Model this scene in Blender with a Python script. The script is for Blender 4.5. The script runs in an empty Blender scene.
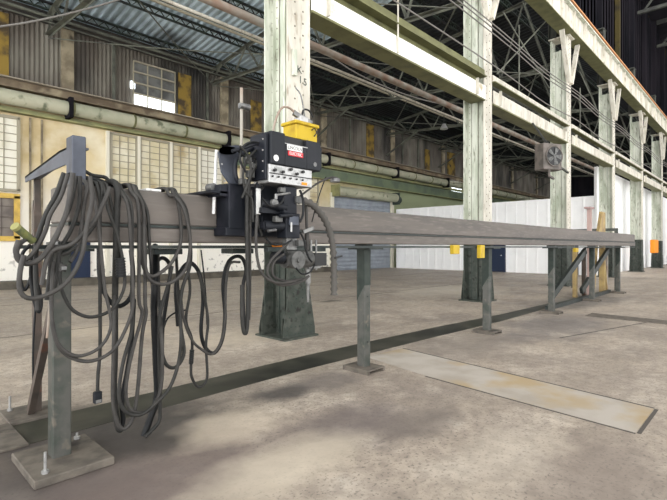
import bpy, math, random
from mathutils import Vector, Matrix
random.seed(7)
C = bpy.context.scene.collection
# ---------------------------------------------------------------- camera maths
F, HZ, H, VP = 460.0, 247.0, 1.5, 771.0
TH = math.atan((VP-333.5)/F); S_, C_ = math.sin(TH), math.cos(TH)
def onY(px, py, Y):
    r = (px-333.5)/F; d = Y/(S_-C_*r)
    return Vector((d*(C_+S_*r), Y, H-(py-HZ)*d/F))
def onX(px, py, X):
    r = (px-333.5)/F; d = X/(C_+S_*r)
    return Vector((X, d*(S_-C_*r), H-(py-HZ)*d/F))
def onZ(px, py, Z=0.0):
    d = F*(H-Z)/(py-HZ); r = (px-333.5)/F
    return Vector((d*(C_+S_*r), d*(S_-C_*r), Z))

# ---------------------------------------------------------------- materials
def mat(name, col, rough=.7, metal=0., col2=None, scale=4., lo=.4, hi=.65, col3=None, scale3=1.2, lo3=.55, hi3=.7, bump=0., stretch=(1,1,1), spec=.25, detail=6.):
    m = bpy.data.materials.new(name); m.use_nodes = True
    nt = m.node_tree; N = nt.nodes; L = nt.links
    b = N['Principled BSDF']; b.inputs['Roughness'].default_value = rough; b.inputs['Metallic'].default_value = metal
    b.inputs['Specular IOR Level'].default_value = spec
    b.inputs['Base Color'].default_value = (*col, 1)
    if col2 is None: return m
    tc = N.new('ShaderNodeTexCoord'); mp = N.new('ShaderNodeMapping'); mp.inputs['Scale'].default_value = stretch
    geo = N.new('ShaderNodeNewGeometry'); L.new(geo.outputs['Position'], mp.inputs['Vector'])
    def noise(sc, lo, hi):
        n = N.new('ShaderNodeTexNoise'); n.inputs['Scale'].default_value = sc; n.inputs['Detail'].default_value = detail
        L.new(mp.outputs[0], n.inputs['Vector'])
        r = N.new('ShaderNodeMapRange'); r.inputs[1].default_value = lo; r.inputs[2].default_value = hi
        L.new(n.outputs['Fac'], r.inputs[0]); return n, r
    n1, r1 = noise(scale, lo, hi)
    mx = N.new('ShaderNodeMix'); mx.data_type = 'RGBA'
    mx.inputs[6].default_value = (*col, 1); mx.inputs[7].default_value = (*col2, 1)
    L.new(r1.outputs[0], mx.inputs[0]); out = mx.outputs[2]
    if col3 is not None:
        n3, r3 = noise(scale3, lo3, hi3)
        m3 = N.new('ShaderNodeMix'); m3.data_type = 'RGBA'; m3.inputs[7].default_value = (*col3, 1)
        L.new(out, m3.inputs[6]); L.new(r3.outputs[0], m3.inputs[0]); out = m3.outputs[2]
    L.new(out, b.inputs['Base Color'])
    if bump:
        bp = N.new('ShaderNodeBump'); bp.inputs['Strength'].default_value = bump; bp.inputs['Distance'].default_value = .02
        L.new(n1.outputs['Fac'], bp.inputs['Height']); L.new(bp.outputs[0], b.inputs['Normal'])
    return m

M = {}
M['cream_steel'] = mat('cream_steel', (.58,.55,.47), .55, 0, (.42,.395,.33), 3.5, .42, .66, (.30,.26,.20), 11., .56, .70, stretch=(1,1,.3))
M['white_steel'] = mat('white_steel', (.80,.79,.74), .55, 0, (.66,.64,.57), 2.5, .45, .7, (.40,.34,.22), 2.2, .62, .72)
M['sage_steel'] = mat('sage_steel', (.60,.615,.53), .55, 0, (.40,.43,.34), 4, .42, .62, (.24,.25,.19), 12, .56, .70, stretch=(1,1,.25))
M['olive_steel'] = mat('olive_steel', (0.159,0.159,0.072), .6, 0, (0.109,0.109,0.051), 3, .4, .65)
M['green_steel'] = mat('green_steel', (.048,.058,.048), .6, 0, (.088,.095,.080), 6, .45, .7, (.025,.025,.022), 9, .56, .68)
M['rivet'] = mat('rivet', (.20,.19,.15), .6)
M['rivet_dark'] = mat('rivet_dark', (.05,.065,.055), .6)
M['beam'] = mat('beam', (.150,.132,.116), .55, .1, (.095,.088,.080), 1.6, .4, .65, (.19,.168,.15), 16, .5, .8, stretch=(.3,1,2.2), bump=.1)
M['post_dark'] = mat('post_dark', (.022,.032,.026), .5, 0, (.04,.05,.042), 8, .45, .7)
M['rail'] = mat('rail', (0.033,0.041,0.039), .45, .4, (0.055,0.061,0.055), 9, .4, .7)
M['post'] = mat('post', (0.104,0.104,0.094), .5, .3, (0.061,0.071,0.061), 7, .42, .66, (0.156,0.140,0.117), 11, .58, .7)
M['blue_steel'] = mat('blue_steel', (0.087,0.097,0.120), .5, .2, (0.056,0.061,0.076), 6, .45, .7)
M['brown_steel'] = mat('brown_steel', (0.105,0.084,0.070), .6, .2, (0.063,0.056,0.049), 6, .45, .7, (0.140,0.070,0.049), 9, .6, .7)
M['plate'] = mat('plate', (0.167,0.146,0.121), .7, .1, (0.099,0.087,0.074), 8, .4, .66, (0.043,0.037,0.034), 5, .60, .72, bump=.2)
M['cable'] = mat('cable', (0.025,0.025,0.023), .55, 0, (0.041,0.039,0.036), 12, .45, .7)
M['cable_grey'] = mat('cable_grey', (0.055,0.052,0.048), .55, 0, (0.035,0.033,0.031), 12, .45, .7)
M['cable_black'] = mat('cable_black', (0.009,0.010,0.011), .5, 0, (0.017,0.017,0.017), 12, .45, .7)
M['navy_metal'] = mat('navy_metal', (0.010,0.012,0.017), .5, .1, (0.020,0.021,0.029), 7, .5, .7)
M['charcoal'] = mat('charcoal', (0.011,0.013,0.017), .5, .05, (0.018,0.019,0.024), 7, .5, .7)
M['silver'] = mat('silver', (.42,.42,.41), .35, .5, (.28,.28,.27), 30, .5, .7)
M['knob'] = mat('knob', (.02,.02,.02), .4)
M['yellow'] = mat('yellow', (0.510,0.354,0.020), .5, 0, (0.374,0.245,0.020), 9, .5, .7)
M['orange'] = mat('orange', (.85,.27,.02), .5)
M['red'] = mat('red', (.55,.03,.04), .5)
M['white_paint'] = mat('white_paint', (.80,.80,.78), .5)
M['white_plastic'] = mat('white_plastic', (.70,.70,.68), .4, 0, (.45,.45,.43), 25, .55, .7)
M['motor_grey'] = mat('motor_grey', (0.225,0.225,0.217), .4, .5, (0.105,0.105,0.105), 14, .45, .65)
M['dark_truss'] = mat('dark_truss', (0.060,0.063,0.051), .6, 0, (0.033,0.033,0.030), 2, .4, .6)
M['light_truss'] = mat('light_truss', (.13,.135,.105), .6, 0, (.065,.065,.055), 2, .4, .65)
M['purlin'] = mat('purlin', (0.027,0.039,0.030), .6, 0, (0.018,0.018,0.018), 2, .4, .6)
M['rust'] = mat('rust', (.26,.13,.06), .8, 0, (.14,.08,.05), 3, .4, .6)
M['rust_pipe'] = mat('rust_pipe', (0.255,0.173,0.128), .7, 0, (0.338,0.315,0.270), 2, .4, .6)
M['ledge_brown'] = mat('ledge_brown', (.20,.155,.10), .7, 0, (.12,.09,.06), 2, .4, .6, (.32,.27,.18), 1.3, .55, .7)
M['duct'] = mat('duct', (0.446,0.432,0.317), .45, 0, (0.346,0.353,0.252), 1.2, .4, .6, (0.144,0.158,0.101), 2.5, .58, .7)
M['ledge_green'] = mat('ledge_green', (.28,.28,.13), .6, 0, (.20,.20,.10), 2, .4, .6)
M['deck'] = mat('deck', (.55,.66,.72), .4, .2, (.34,.42,.46), .8, .4, .65, (.14,.16,.17), .5, .58, .75)  # near bays: bluish light on the deck put into its colour
M['deck_shade'] = mat('deck_shade', (0.024,0.027,0.029), .7, 0, (0.012,0.013,0.014), .8, .4, .65)  # same deck, with the shade of the far bays put into its colour
M['sheet_white'] = mat('sheet_white', (.92,.92,.91), .5, 0, (.84,.84,.83), 1.5, .5, .75)
M['shade_black'] = mat('shade_black', (.016,.014,.017), 1., 0, (.008,.008,.010), 1.0, .4, .6, (.035,.028,.012), 2, .64, .75, stretch=(1,1,.2), spec=.05)  # near-black: dimness of the tall hall put into the colour
M['yellow_shade'] = mat('yellow_shade', (.055,.042,.012), .9, 0, (.02,.016,.01), 1.5, .45, .65)  # yellow strips darkened, the hall's shade put into their colour
M['upper_sheet'] = mat('upper_sheet', (0.188,0.173,0.141), .65, 0, (0.094,0.079,0.064), 1.1, .35, .6, (0.021,0.020,0.018), .45, .50, .66, stretch=(1,1,.35))
M['pilaster'] = mat('pilaster', (0.320,0.272,0.184), .75, 0, (0.176,0.144,0.096), 2, .4, .6, (0.040,0.032,0.024), 1.2, .56, .7)
M['rust_paint'] = mat('rust_paint', (0.247,0.163,0.033), .75, 0, (0.065,0.046,0.026), 2.2, .45, .6)
M['wall_cream'] = None
M['mullion'] = mat('mullion', (0.336,0.304,0.224), .6)
M['pane_painted'] = mat('pane_painted', (.60,.53,.34), .5, 0, (.72,.67,.52), 1.2, .4, .65, (.42,.32,.17), .9, .56, .7)
M['pane_pale'] = mat('pane_pale', (.76,.73,.62), .5, 0, (.60,.55,.42), 1.2, .5, .7)
M['pane_brown'] = mat('pane_brown', (.22,.19,.16), .4, 0, (.12,.10,.09), 2, .4, .6)
M['yellow_frame'] = mat('yellow_frame', (.66,.44,.10), .6, 0, (.45,.30,.08), 5, .4, .7)
M['rolldoor'] = mat('rolldoor', (.30,.33,.37), .5, .1, (.25,.275,.31), 2, .4, .6)
M['door_blue'] = mat('door_blue', (0.016,0.027,0.059), .5)
M['patch'] = mat('patch', (.44,.40,.35), .8, 0, (.36,.32,.27), 2.5, .4, .65, (.40,.31,.19), 1.1, .50, .62)
M['puddle'] = mat('puddle', (.10,.095,.09), .08)
M['motor_dark'] = mat('motor_dark', (.115,.115,.11), .4, .4, (.06,.06,.058), 14, .45, .65)
M['wire'] = mat('wire', (.17,.16,.145), .6)
M['fan_box'] = mat('fan_box', (.15,.13,.115), .6, 0, (.09,.08,.07), 5, .4, .6)
M['glass_sky'] = None

# floor: layered procedural concrete
def floor_mat():
    m = bpy.data.materials.new('concrete_floor'); m.use_nodes = True
    nt = m.node_tree; N = nt.nodes; L = nt.links; b = N['Principled BSDF']
    geo = N.new('ShaderNodeNewGeometry')
    def noise(sc, lo, hi, det=8, st=None):
        n = N.new('ShaderNodeTexNoise'); n.inputs['Scale'].default_value = sc; n.inputs['Detail'].default_value = det; n.inputs['Roughness'].default_value = .6
        if st:
            mp = N.new('ShaderNodeMapping'); mp.inputs['Scale'].default_value = st; L.new(geo.outputs['Position'], mp.inputs[0]); L.new(mp.outputs[0], n.inputs['Vector'])
        else: L.new(geo.outputs['Position'], n.inputs['Vector'])
        r = N.new('ShaderNodeMapRange'); r.inputs[1].default_value = lo; r.inputs[2].default_value = hi; L.new(n.outputs['Fac'], r.inputs[0])
        return n, r
    def mix(fac, a, col, amt=1.):
        x = N.new('ShaderNodeMix'); x.data_type = 'RGBA'; x.inputs[7].default_value = (*col, 1)
        if isinstance(a, tuple): x.inputs[6].default_value = (*a, 1)
        else: L.new(a, x.inputs[6])
        if amt != 1.:
            k = N.new('ShaderNodeMath'); k.operation = 'MULTIPLY'; k.inputs[1].default_value = amt; L.new(fac, k.inputs[0]); fac = k.outputs[0]
        L.new(fac, x.inputs[0]); return x.outputs[2]
    n1, r1 = noise(.55, .38, .66); n2, r2 = noise(1.7, .50, .68); n3, r3 = noise(9, .42, .62); n4, r4 = noise(40, .55, .66, 3); n5, r5 = noise(.9, .56, .70, 6, (.5, 1.6, 1)); n6, r6 = noise(3.3, .60, .70)
    c = mix(r1.outputs[0], (.46,.39,.315), (.29,.243,.205))
    c = mix(r5.outputs[0], c, (.13,.105,.092), .6)
    c = mix(r2.outputs[0], c, (.58,.51,.42), .7)
    c = mix(r3.outputs[0], c, (.18,.15,.125), .45)
    c = mix(r6.outputs[0], c, (.50,.45,.38), .5)
    c = mix(r4.outputs[0], c, (.10,.09,.08), .7)
    # old stains where the photograph has them (oil and rubber, at places on the slab)
    def spot(x, y, rx, ry, col, amt, c):
        mp = N.new('ShaderNodeMapping'); mp.inputs['Location'].default_value = (-x/rx, -y/ry, 0); mp.inputs['Scale'].default_value = (1/rx, 1/ry, 0)
        wob = N.new('ShaderNodeVectorMath'); wob.operation = 'ADD'
        nn = N.new('ShaderNodeTexNoise'); nn.inputs['Scale'].default_value = 2.5; nn.inputs['Detail'].default_value = 8; L.new(geo.outputs['Position'], nn.inputs['Vector'])
        sc = N.new('ShaderNodeVectorMath'); sc.operation = 'SCALE'; sc.inputs['Scale'].default_value = 1.1; L.new(nn.outputs['Color'], sc.inputs[0])
        L.new(geo.outputs['Position'], mp.inputs[0]); L.new(mp.outputs[0], wob.inputs[0]); L.new(sc.outputs[0], wob.inputs[1])
        sub = N.new('ShaderNodeVectorMath'); sub.operation = 'SUBTRACT'; sub.inputs[1].default_value = (.55,.55,.55); L.new(wob.outputs[0], sub.inputs[0])
        m2 = N.new('ShaderNodeVectorMath'); m2.operation = 'MULTIPLY'; m2.inputs[1].default_value = (1,1,0); L.new(sub.outputs[0], m2.inputs[0])
        ln = N.new('ShaderNodeVectorMath'); ln.operation = 'LENGTH'; L.new(m2.outputs[0], ln.inputs[0])
        r = N.new('ShaderNodeMapRange'); r.inputs[1].default_value = 1.05; r.inputs[2].default_value = .45; L.new(ln.outputs['Value'], r.inputs[0])
        return mix(r.outputs[0], c, col, amt)
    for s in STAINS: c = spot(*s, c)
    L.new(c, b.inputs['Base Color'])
    rr = N.new('ShaderNodeMapRange'); rr.inputs[1].default_value = .35; rr.inputs[2].default_value = .65; rr.inputs[3].default_value = .42; rr.inputs[4].default_value = .75
    L.new(n2.outputs['Fac'], rr.inputs[0]); L.new(rr.outputs[0], b.inputs['Roughness'])
    bp = N.new('ShaderNodeBump'); bp.inputs['Strength'].default_value = .25; bp.inputs['Distance'].default_value = .01
    L.new(n3.outputs['Fac'], bp.inputs['Height']); L.new(bp.outputs[0], b.inputs['Normal'])
    return m
def st(px, py, rx, ry, col, amt):
    p = onZ(px, py); return (p.x, p.y, rx, ry, col, amt)
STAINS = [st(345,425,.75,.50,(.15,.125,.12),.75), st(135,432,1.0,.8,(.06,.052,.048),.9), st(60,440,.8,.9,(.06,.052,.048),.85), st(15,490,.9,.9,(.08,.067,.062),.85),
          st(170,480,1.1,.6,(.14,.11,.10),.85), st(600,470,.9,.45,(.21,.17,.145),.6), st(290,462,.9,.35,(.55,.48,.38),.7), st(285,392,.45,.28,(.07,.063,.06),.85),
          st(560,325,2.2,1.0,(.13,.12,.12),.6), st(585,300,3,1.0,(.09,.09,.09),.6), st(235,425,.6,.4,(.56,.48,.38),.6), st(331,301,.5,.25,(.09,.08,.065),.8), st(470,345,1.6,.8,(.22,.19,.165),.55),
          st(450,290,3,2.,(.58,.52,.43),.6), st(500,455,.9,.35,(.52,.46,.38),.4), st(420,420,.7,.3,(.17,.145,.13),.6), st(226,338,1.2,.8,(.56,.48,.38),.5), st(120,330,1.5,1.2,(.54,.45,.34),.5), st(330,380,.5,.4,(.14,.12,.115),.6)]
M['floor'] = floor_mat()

def wall_mat():
    m = mat('cream_wall', (.66,.54,.32), .7, 0, (.50,.39,.21), .8, .4, .65, (.74,.66,.48), .6, .5, .66)
    nt = m.node_tree; N = nt.nodes; L = nt.links; b = N['Principled BSDF']
    src = b.inputs['Base Color'].links[0].from_socket
    geo = N.new('ShaderNodeNewGeometry'); sep = N.new('ShaderNodeSeparateXYZ'); L.new(geo.outputs['Position'], sep.inputs[0])
    n = N.new('ShaderNodeTexNoise'); n.inputs['Scale'].default_value = 1.5; n.inputs['Detail'].default_value = 8
    ad = N.new('ShaderNodeMath'); ad.operation = 'ADD'; L.new(sep.outputs['Z'], ad.inputs[0]); L.new(n.outputs['Fac'], ad.inputs[1])
    L.new(geo.outputs['Position'], n.inputs['Vector'])
    # lower coats of white paint over the yellowed wall
    r = N.new('ShaderNodeMapRange'); r.inputs[1].default_value = 5.2; r.inputs[2].default_value = 2.6; L.new(ad.outputs[0], r.inputs[0])
    x = N.new('ShaderNodeMix'); x.data_type = 'RGBA'; x.inputs[7].default_value = (.90,.86,.77,1); L.new(src, x.inputs[6]); L.new(r.outputs[0], x.inputs[0])
    # greener paint on the far bays
    r2 = N.new('ShaderNodeMapRange'); r2.inputs[1].default_value = 19; r2.inputs[2].default_value = 28; L.new(sep.outputs['X'], r2.inputs[0])
    x2 = N.new('ShaderNodeMix'); x2.data_type = 'RGBA'; x2.inputs[7].default_value = (.33,.37,.22,1); L.new(x.outputs[2], x2.inputs[6]); L.new(r2.outputs[0], x2.inputs[0])
    # grey flaking spots low down
    n2 = N.new('ShaderNodeTexNoise'); n2.inputs['Scale'].default_value = 5; n2.inputs['Detail'].default_value = 8; L.new(geo.outputs['Position'], n2.inputs['Vector'])
    f1 = N.new('ShaderNodeMapRange'); f1.inputs[1].default_value = .57; f1.inputs[2].default_value = .66; L.new(n2.outputs['Fac'], f1.inputs[0])
    f2 = N.new('ShaderNodeMapRange'); f2.inputs[1].default_value = 1.6; f2.inputs[2].default_value = .6; L.new(sep.outputs['Z'], f2.inputs[0])
    mm = N.new('ShaderNodeMath'); mm.operation = 'MULTIPLY'; L.new(f1.outputs[0], mm.inputs[0]); L.new(f2.outputs[0], mm.inputs[1])
    x3 = N.new('ShaderNodeMix'); x3.data_type = 'RGBA'; x3.inputs[7].default_value = (.36,.33,.29,1); L.new(x2.outputs[2], x3.inputs[6]); L.new(mm.outputs[0], x3.inputs[0])
    L.new(x3.outputs[2], b.inputs['Base Color'])
    return m
M['wall_cream'] = wall_mat()
g = mat('daylit_pane', (.8,.85,.9), .3); bb = g.node_tree.nodes['Principled BSDF']
bb.inputs['Emission Color'].default_value = (.85,.93,1,1); bb.inputs['Emission Strength'].default_value = 3.0
M['glass_sky'] = g

# ---------------------------------------------------------------- mesh builder
class MB:
    def __init__(s): s.v = []; s.f = []; s.mi = []; s.sm = []
    def add(s, vs, fs, mi=0, smooth=False):
        o = len(s.v); s.v += [tuple(v) for v in vs]
        for f in fs: s.f.append(tuple(i+o for i in f)); s.mi.append(mi); s.sm.append(smooth)
        return s
    def box(s, x0, x1, y0, y1, z0, z1, mi=0, ch=0.0, T=None):
        if x0 > x1: x0, x1 = x1, x0
        if y0 > y1: y0, y1 = y1, y0
        if z0 > z1: z0, z1 = z1, z0
        c = Vector(((x0+x1)/2, (y0+y1)/2, (z0+z1)/2)); h = Vector(((x1-x0)/2, (y1-y0)/2, (z1-z0)/2))
        if ch <= 0:
            vs = [Vector((sx*h.x, sy*h.y, sz*h.z)) for sx in (-1,1) for sy in (-1,1) for sz in (-1,1)]
            fs = [(0,1,3,2),(4,6,7,5),(0,4,5,1),(2,3,7,6),(0,2,6,4),(1,5,7,3)]
        else:
            ch = min(ch, h.x*.9, h.y*.9, h.z*.9); vs = []; idx = {}
            for sx in (-1,1):
                for sy in (-1,1):
                    for sz in (-1,1):
                        for a in range(3):
                            v = Vector((sx*(h.x-ch), sy*(h.y-ch), sz*(h.z-ch)))
                            v[a] = (sx*h.x, sy*h.y, sz*h.z)[a]; idx[(sx,sy,sz,a)] = len(vs); vs.append(v)
            fs = []
            for a in range(3):
                b1, b2 = (a+1)%3, (a+2)%3
                for sg in (-1,1):
                    q = []
                    for (u,w) in ((-1,-1),(1,-1),(1,1),(-1,1)):
                        k = [0,0,0]; k[a] = sg; k[b1] = u; k[b2] = w; q.append(idx[(*k,a)])
                    fs.append(tuple(q if sg > 0 else q[::-1]))
                for u in (-1,1):
                    for w in (-1,1):
                        k1 = [0,0,0]; k1[a] = -1; k1[b1] = u; k1[b2] = w; k2 = list(k1); k2[a] = 1
                        q = [idx[(*k1,b1)], idx[(*k2,b1)], idx[(*k2,b2)], idx[(*k1,b2)]]
                        fs.append(tuple(q if u*w < 0 else q[::-1]))
            for sx in (-1,1):
                for sy in (-1,1):
                    for sz in (-1,1):
                        q = [idx[(sx,sy,sz,a)] for a in range(3)]
                        fs.append(tuple(q if sx*sy*sz > 0 else q[::-1]))
        vs = [v+c for v in vs]
        if T is not None: vs = [T@v for v in vs]
        return s.add(vs, fs, mi)
    def bar(s, a, b, w, t, up=(0,0,1), mi=0):
        a = Vector(a); b = Vector(b); d = (b-a); l = d.length; d.normalize(); up = Vector(up)
        x = d.cross(up)
        if x.length < 1e-4: x = d.cross(Vector((1,0,0)))
        x.normalize(); y = x.cross(d)
        vs = [p + x*(i*w/2) + y*(j*t/2) for p in (a,b) for (i,j) in ((-1,-1),(1,-1),(1,1),(-1,1))]
        return s.add(vs, [(0,1,2,3),(7,6,5,4),(0,4,5,1),(1,5,6,2),(2,6,7,3),(3,7,4,0)], mi)
    def cyl(s, a, b, r, n=16, r2=None, mi=0, caps=True):
        a = Vector(a); b = Vector(b); d = (b-a).normalized(); r2 = r if r2 is None else r2
        x = d.orthogonal().normalized(); y = d.cross(x)
        vs = []
        for p, rr in ((a,r),(b,r2)):
            for i in range(n):
                t = 2*math.pi*i/n; vs.append(p + x*(rr*math.cos(t)) + y*(rr*math.sin(t)))
        s.add(vs, [(i,(i+1)%n,n+(i+1)%n,n+i) for i in range(n)], mi, True)
        if caps: s.add(vs, [tuple(range(n))[::-1], tuple(range(n,2*n))], mi)
        return s
    def tube(s, pts, r, n=8, sub=5, mi=0, ribs=None):
        P = [Vector(p) for p in pts]; Q = []
        if sub > 1 and len(P) > 2:
            E_ = [P[0]*2-P[1]] + P + [P[-1]*2-P[-2]]
            for i in range(1, len(E_)-2):
                p0,p1,p2,p3 = E_[i-1:i+3]
                for k in range(sub):
                    t = k/sub
                    Q.append(.5*((2*p1)+(-p0+p2)*t+(2*p0-5*p1+4*p2-p3)*t*t+(-p0+3*p1-3*p2+p3)*t**3))
            Q.append(P[-1])
        else: Q = P
        if ribs:    # resample evenly and let the radius alternate
            L = [0]
            for i in range(1,len(Q)): L.append(L[-1]+(Q[i]-Q[i-1]).length)
            m = int(L[-1]/ribs); R_ = []; j = 0
            for k in range(m+1):
                d = L[-1]*k/m
                while j < len(Q)-2 and L[j+1] < d: j += 1
                R_.append(Q[j].lerp(Q[j+1], (d-L[j])/max(1e-6, L[j+1]-L[j])))
            Q = R_
        T0 = None; X = None; o = []
        for i, q in enumerate(Q):
            t = (Q[min(i+1,len(Q)-1)]-Q[max(i-1,0)])
            t = t.normalized() if t.length > 1e-9 else T0
            if X is None: X = t.orthogonal().normalized()
            else:
                X = X - t*X.dot(t); X.normalize()
            T0 = t; Y = t.cross(X); rr = r*(1.0 if not ribs else (1.2 if i % 2 else .78))
            for k in range(n):
                a = 2*math.pi*k/n; o.append(q + X*(rr*math.cos(a)) + Y*(rr*math.sin(a)))
        fs = [(i*n+k, i*n+(k+1)%n, (i+1)*n+(k+1)%n, (i+1)*n+k) for i in range(len(Q)-1) for k in range(n)]
        s.add(o, fs, mi, True)
        m = len(Q)-1
        s.add(o, [tuple(range(n))[::-1], tuple(m*n+k for k in range(n))], mi)
        return s
    def prism(s, poly, d, mi=0):       # poly: coplanar 3-D points, d: extrusion vector
        d = Vector(d); P = [Vector(p) for p in poly]; n = len(P)
        vs = P + [p+d for p in P]
        return s.add(vs, [tuple(range(n))[::-1], tuple(range(n,2*n))] + [(i,(i+1)%n,n+(i+1)%n,n+i) for i in range(n)], mi)
    def rivet(s, p, nrm, r=.018, h=.012, mi=1):
        p = Vector(p); d = Vector(nrm).normalized(); x = d.orthogonal().normalized(); y = d.cross(x)
        vs = [p + x*(r*math.cos(a)) + y*(r*math.sin(a)) for a in [k*math.pi/3 for k in range(6)]]
        vs += [p + d*h + x*(r*.55*math.cos(a)) + y*(r*.55*math.sin(a)) for a in [k*math.pi/3 for k in range(6)]]
        return s.add(vs, [(i,(i+1)%6,6+(i+1)%6,6+i) for i in range(6)] + [tuple(range(6,12))], mi)
    def build(s, name, mats, parent=None):
        me = bpy.data.meshes.new(name)
        if parent is not None:
            w = Vector(parent['_w']) if '_w' in parent.keys() else Vector((0,0,0))
            vs = [tuple(Vector(v)-w) for v in s.v]
        else: vs = s.v; w = Vector((0,0,0))
        me.from_pydata(vs, [], s.f)
        for m in (mats if isinstance(mats, (list,tuple)) else [mats]): me.materials.append(m)
        me.polygons.foreach_set('material_index', s.mi); me.polygons.foreach_set('use_smooth', s.sm)
        me.validate(); me.update()
        import bmesh
        bm = bmesh.new(); bm.from_mesh(me); bmesh.ops.recalc_face_normals(bm, faces=bm.faces); bm.to_mesh(me); bm.free()
        o = bpy.data.objects.new(name, me); C.objects.link(o)
        if parent is not None: o.parent = parent; o['_w'] = tuple(w)
        return o
def tag(o, label=None, cat=None, group=None, kind=None):
    if label: o['label'] = label
    if cat: o['category'] = cat
    if group: o['group'] = group
    if kind: o['kind'] = kind
    return o
def thing(name, loc, label, cat, group=None):
    o = bpy.data.objects.new(name, None); C.objects.link(o); o.location = loc; o.empty_display_size = .2
    o['_w'] = tuple(loc)
    return tag(o, label, cat, group)
def struct(name, mb, m): return tag(mb.build(name, m), kind='structure')
def dup(root, dloc, label, name=None):
    r = root.copy(); C.objects.link(r); r.location = Vector(root.location)+Vector(dloc); r['label'] = label
    def rec(a, b):
        for ch in [o for o in list(bpy.data.objects) if o.parent == a]:
            c = ch.copy(); C.objects.link(c); c.parent = b; rec(ch, c)
    rec(root, r); return r
def text(s, name, loc, size, rot, m, parent, ext=.002, align='CENTER', sx=1.):
    cu = bpy.data.curves.new(name, 'FONT'); cu.body = s; cu.size = size; cu.extrude = ext; cu.align_x = align; cu.align_y = 'CENTER'
    cu.materials.append(m); o = bpy.data.objects.new(name, cu); C.objects.link(o); o.parent = parent
    o.location = Vector(loc)-Vector(parent['_w']); o.rotation_euler = rot; o.scale = (sx,1,1)
    me = bpy.data.meshes.new_from_object(o); n = bpy.data.objects.new(name, me); C.objects.link(n); n.parent = parent
    n.location = o.location; n.rotation_euler = rot; n.scale = o.scale; bpy.data.objects.remove(o); return n
FR = (math.pi/2, 0, 0)      # text facing -Y

# ================================================================= SETTING
WY = 20.0
struct('floor', MB().box(-12,64,-14,WY+.3,-.3,0), M['floor'])
struct('floor_patch', MB().prism([onZ(654,409),onZ(636,433),(4.62,2.9,0),(4.85,4.0,0),(5.62,3.95,0)], (0,0,.004)), M['patch'])
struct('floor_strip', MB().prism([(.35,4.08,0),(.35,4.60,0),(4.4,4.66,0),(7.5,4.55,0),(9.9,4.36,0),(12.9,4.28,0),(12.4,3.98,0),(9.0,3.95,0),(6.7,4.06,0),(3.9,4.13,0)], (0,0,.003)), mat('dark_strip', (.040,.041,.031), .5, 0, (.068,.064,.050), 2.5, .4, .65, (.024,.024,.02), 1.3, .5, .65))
# joints cut in the slab
mb = MB()
def groove(a, b, w=.018): mb.bar(Vector(a)+Vector((0,0,.001)), Vector(b)+Vector((0,0,.001)), w, .004)
a, b_ = onZ(654,409), onZ(636,433)
groove((a.x+.02,a.y,0), (5.64,3.95,0), .03); groove((b_.x-.02,b_.y,0), (4.60,2.9,0), .02); groove((a.x,a.y-.02,0),(b_.x,b_.y-.02,0), .03)
groove(onZ(560,338), onZ(660,320), .03);
groove((-8,9.2,0),(60,9.2,0),.02); groove((-8,14.2,0),(60,14.2,0),.02)
struct('trim_1', mb, mat('joint', (.10,.09,.08), .9))
p1, p2, p3, p4 = onZ(560,307), onZ(640,318), onZ(667,322), onZ(600,300)
struct('floor_plate', MB().prism([onZ(585,316),onZ(680,326),onZ(680,322),onZ(592,313)], (0,0,.006)), M['plate'])
# puddle near the dark floor strip
pp = onZ(241,380); mb = MB(); rr = [random.uniform(.55,1.1) for _ in range(22)]
mb.prism([(pp.x+.30*rr[k]*math.cos(k*math.pi/11), pp.y+.16*rr[k]*math.sin(k*math.pi/11), .0) for k in range(22)], (0,0,.002))
tag(mb.build('water_puddle', M['puddle']), 'small shallow puddle shining on the concrete beside the long dark floor strip', 'puddle')

# back wall, lower (with openings left solid behind the windows), curb
RX0, RX1, RZ = 20.98, 27.0, 4.75
mb = MB().box(-12,RX0,WY,WY+.3,0,7.6).box(RX1,64,WY,WY+.3,0,7.6).box(RX0,RX1,WY,WY+.3,RZ,7.6)
struct('wall_back', mb, M['wall_cream'])
struct('baseboard_back', MB().box(-12,RX0-.5,WY-.55,WY-.005,0.001,.28), mat('curb', (.13,.115,.09), .8, 0, (.08,.07,.055), 2, .4, .6))
# upper back wall: upright corrugated sheets
mb = MB(); x = -12; pit = .16
vs = []; k = 0; xs = []
while x <= 64: xs.append(x); x += pit/2
for i, xx in enumerate(xs):
    yy = WY-.0 - (.05 if i % 2 else 0); vs += [(xx,yy,7.55),(xx,yy,10.45)]
mb.add(vs, [(2*i,2*i+2,2*i+3,2*i+1) for i in range(len(xs)-1)])
mb.box(-12,64,WY+.06,WY+.2,7.55,10.48)
struct('wall_back_upper', mb, M['upper_sheet'])
# pilasters of the upper wall
for k in range(8):
    X = 5.85+7.1*k
    t = struct('trim_%d' % (k+2), MB().box(X-.22,X+.22,WY-.16,WY-.055,7.6,9.97), M['pilaster'])
for k, (xa, xb) in enumerate([(3.35,3.95),(10.5,11.15),(14.6,15.3),(24.2,25),(35,36.3),(31.5,32.2),(40,41.2)]):
    struct('trim_%d' % (k+10), MB().box(xa,xb,WY-.09,WY-.055,7.6,9.9-.3*(k%3)), M['rust_paint'])
for k, xx in enumerate([7.6,12.0,16.4,18.6,22.5,28.4,30.5]):
    struct('trim_%d' % (k+17), MB().box(xx-.05,xx+.05,WY-.14,WY-.055,7.6,9.97), M['light_truss'])

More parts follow.
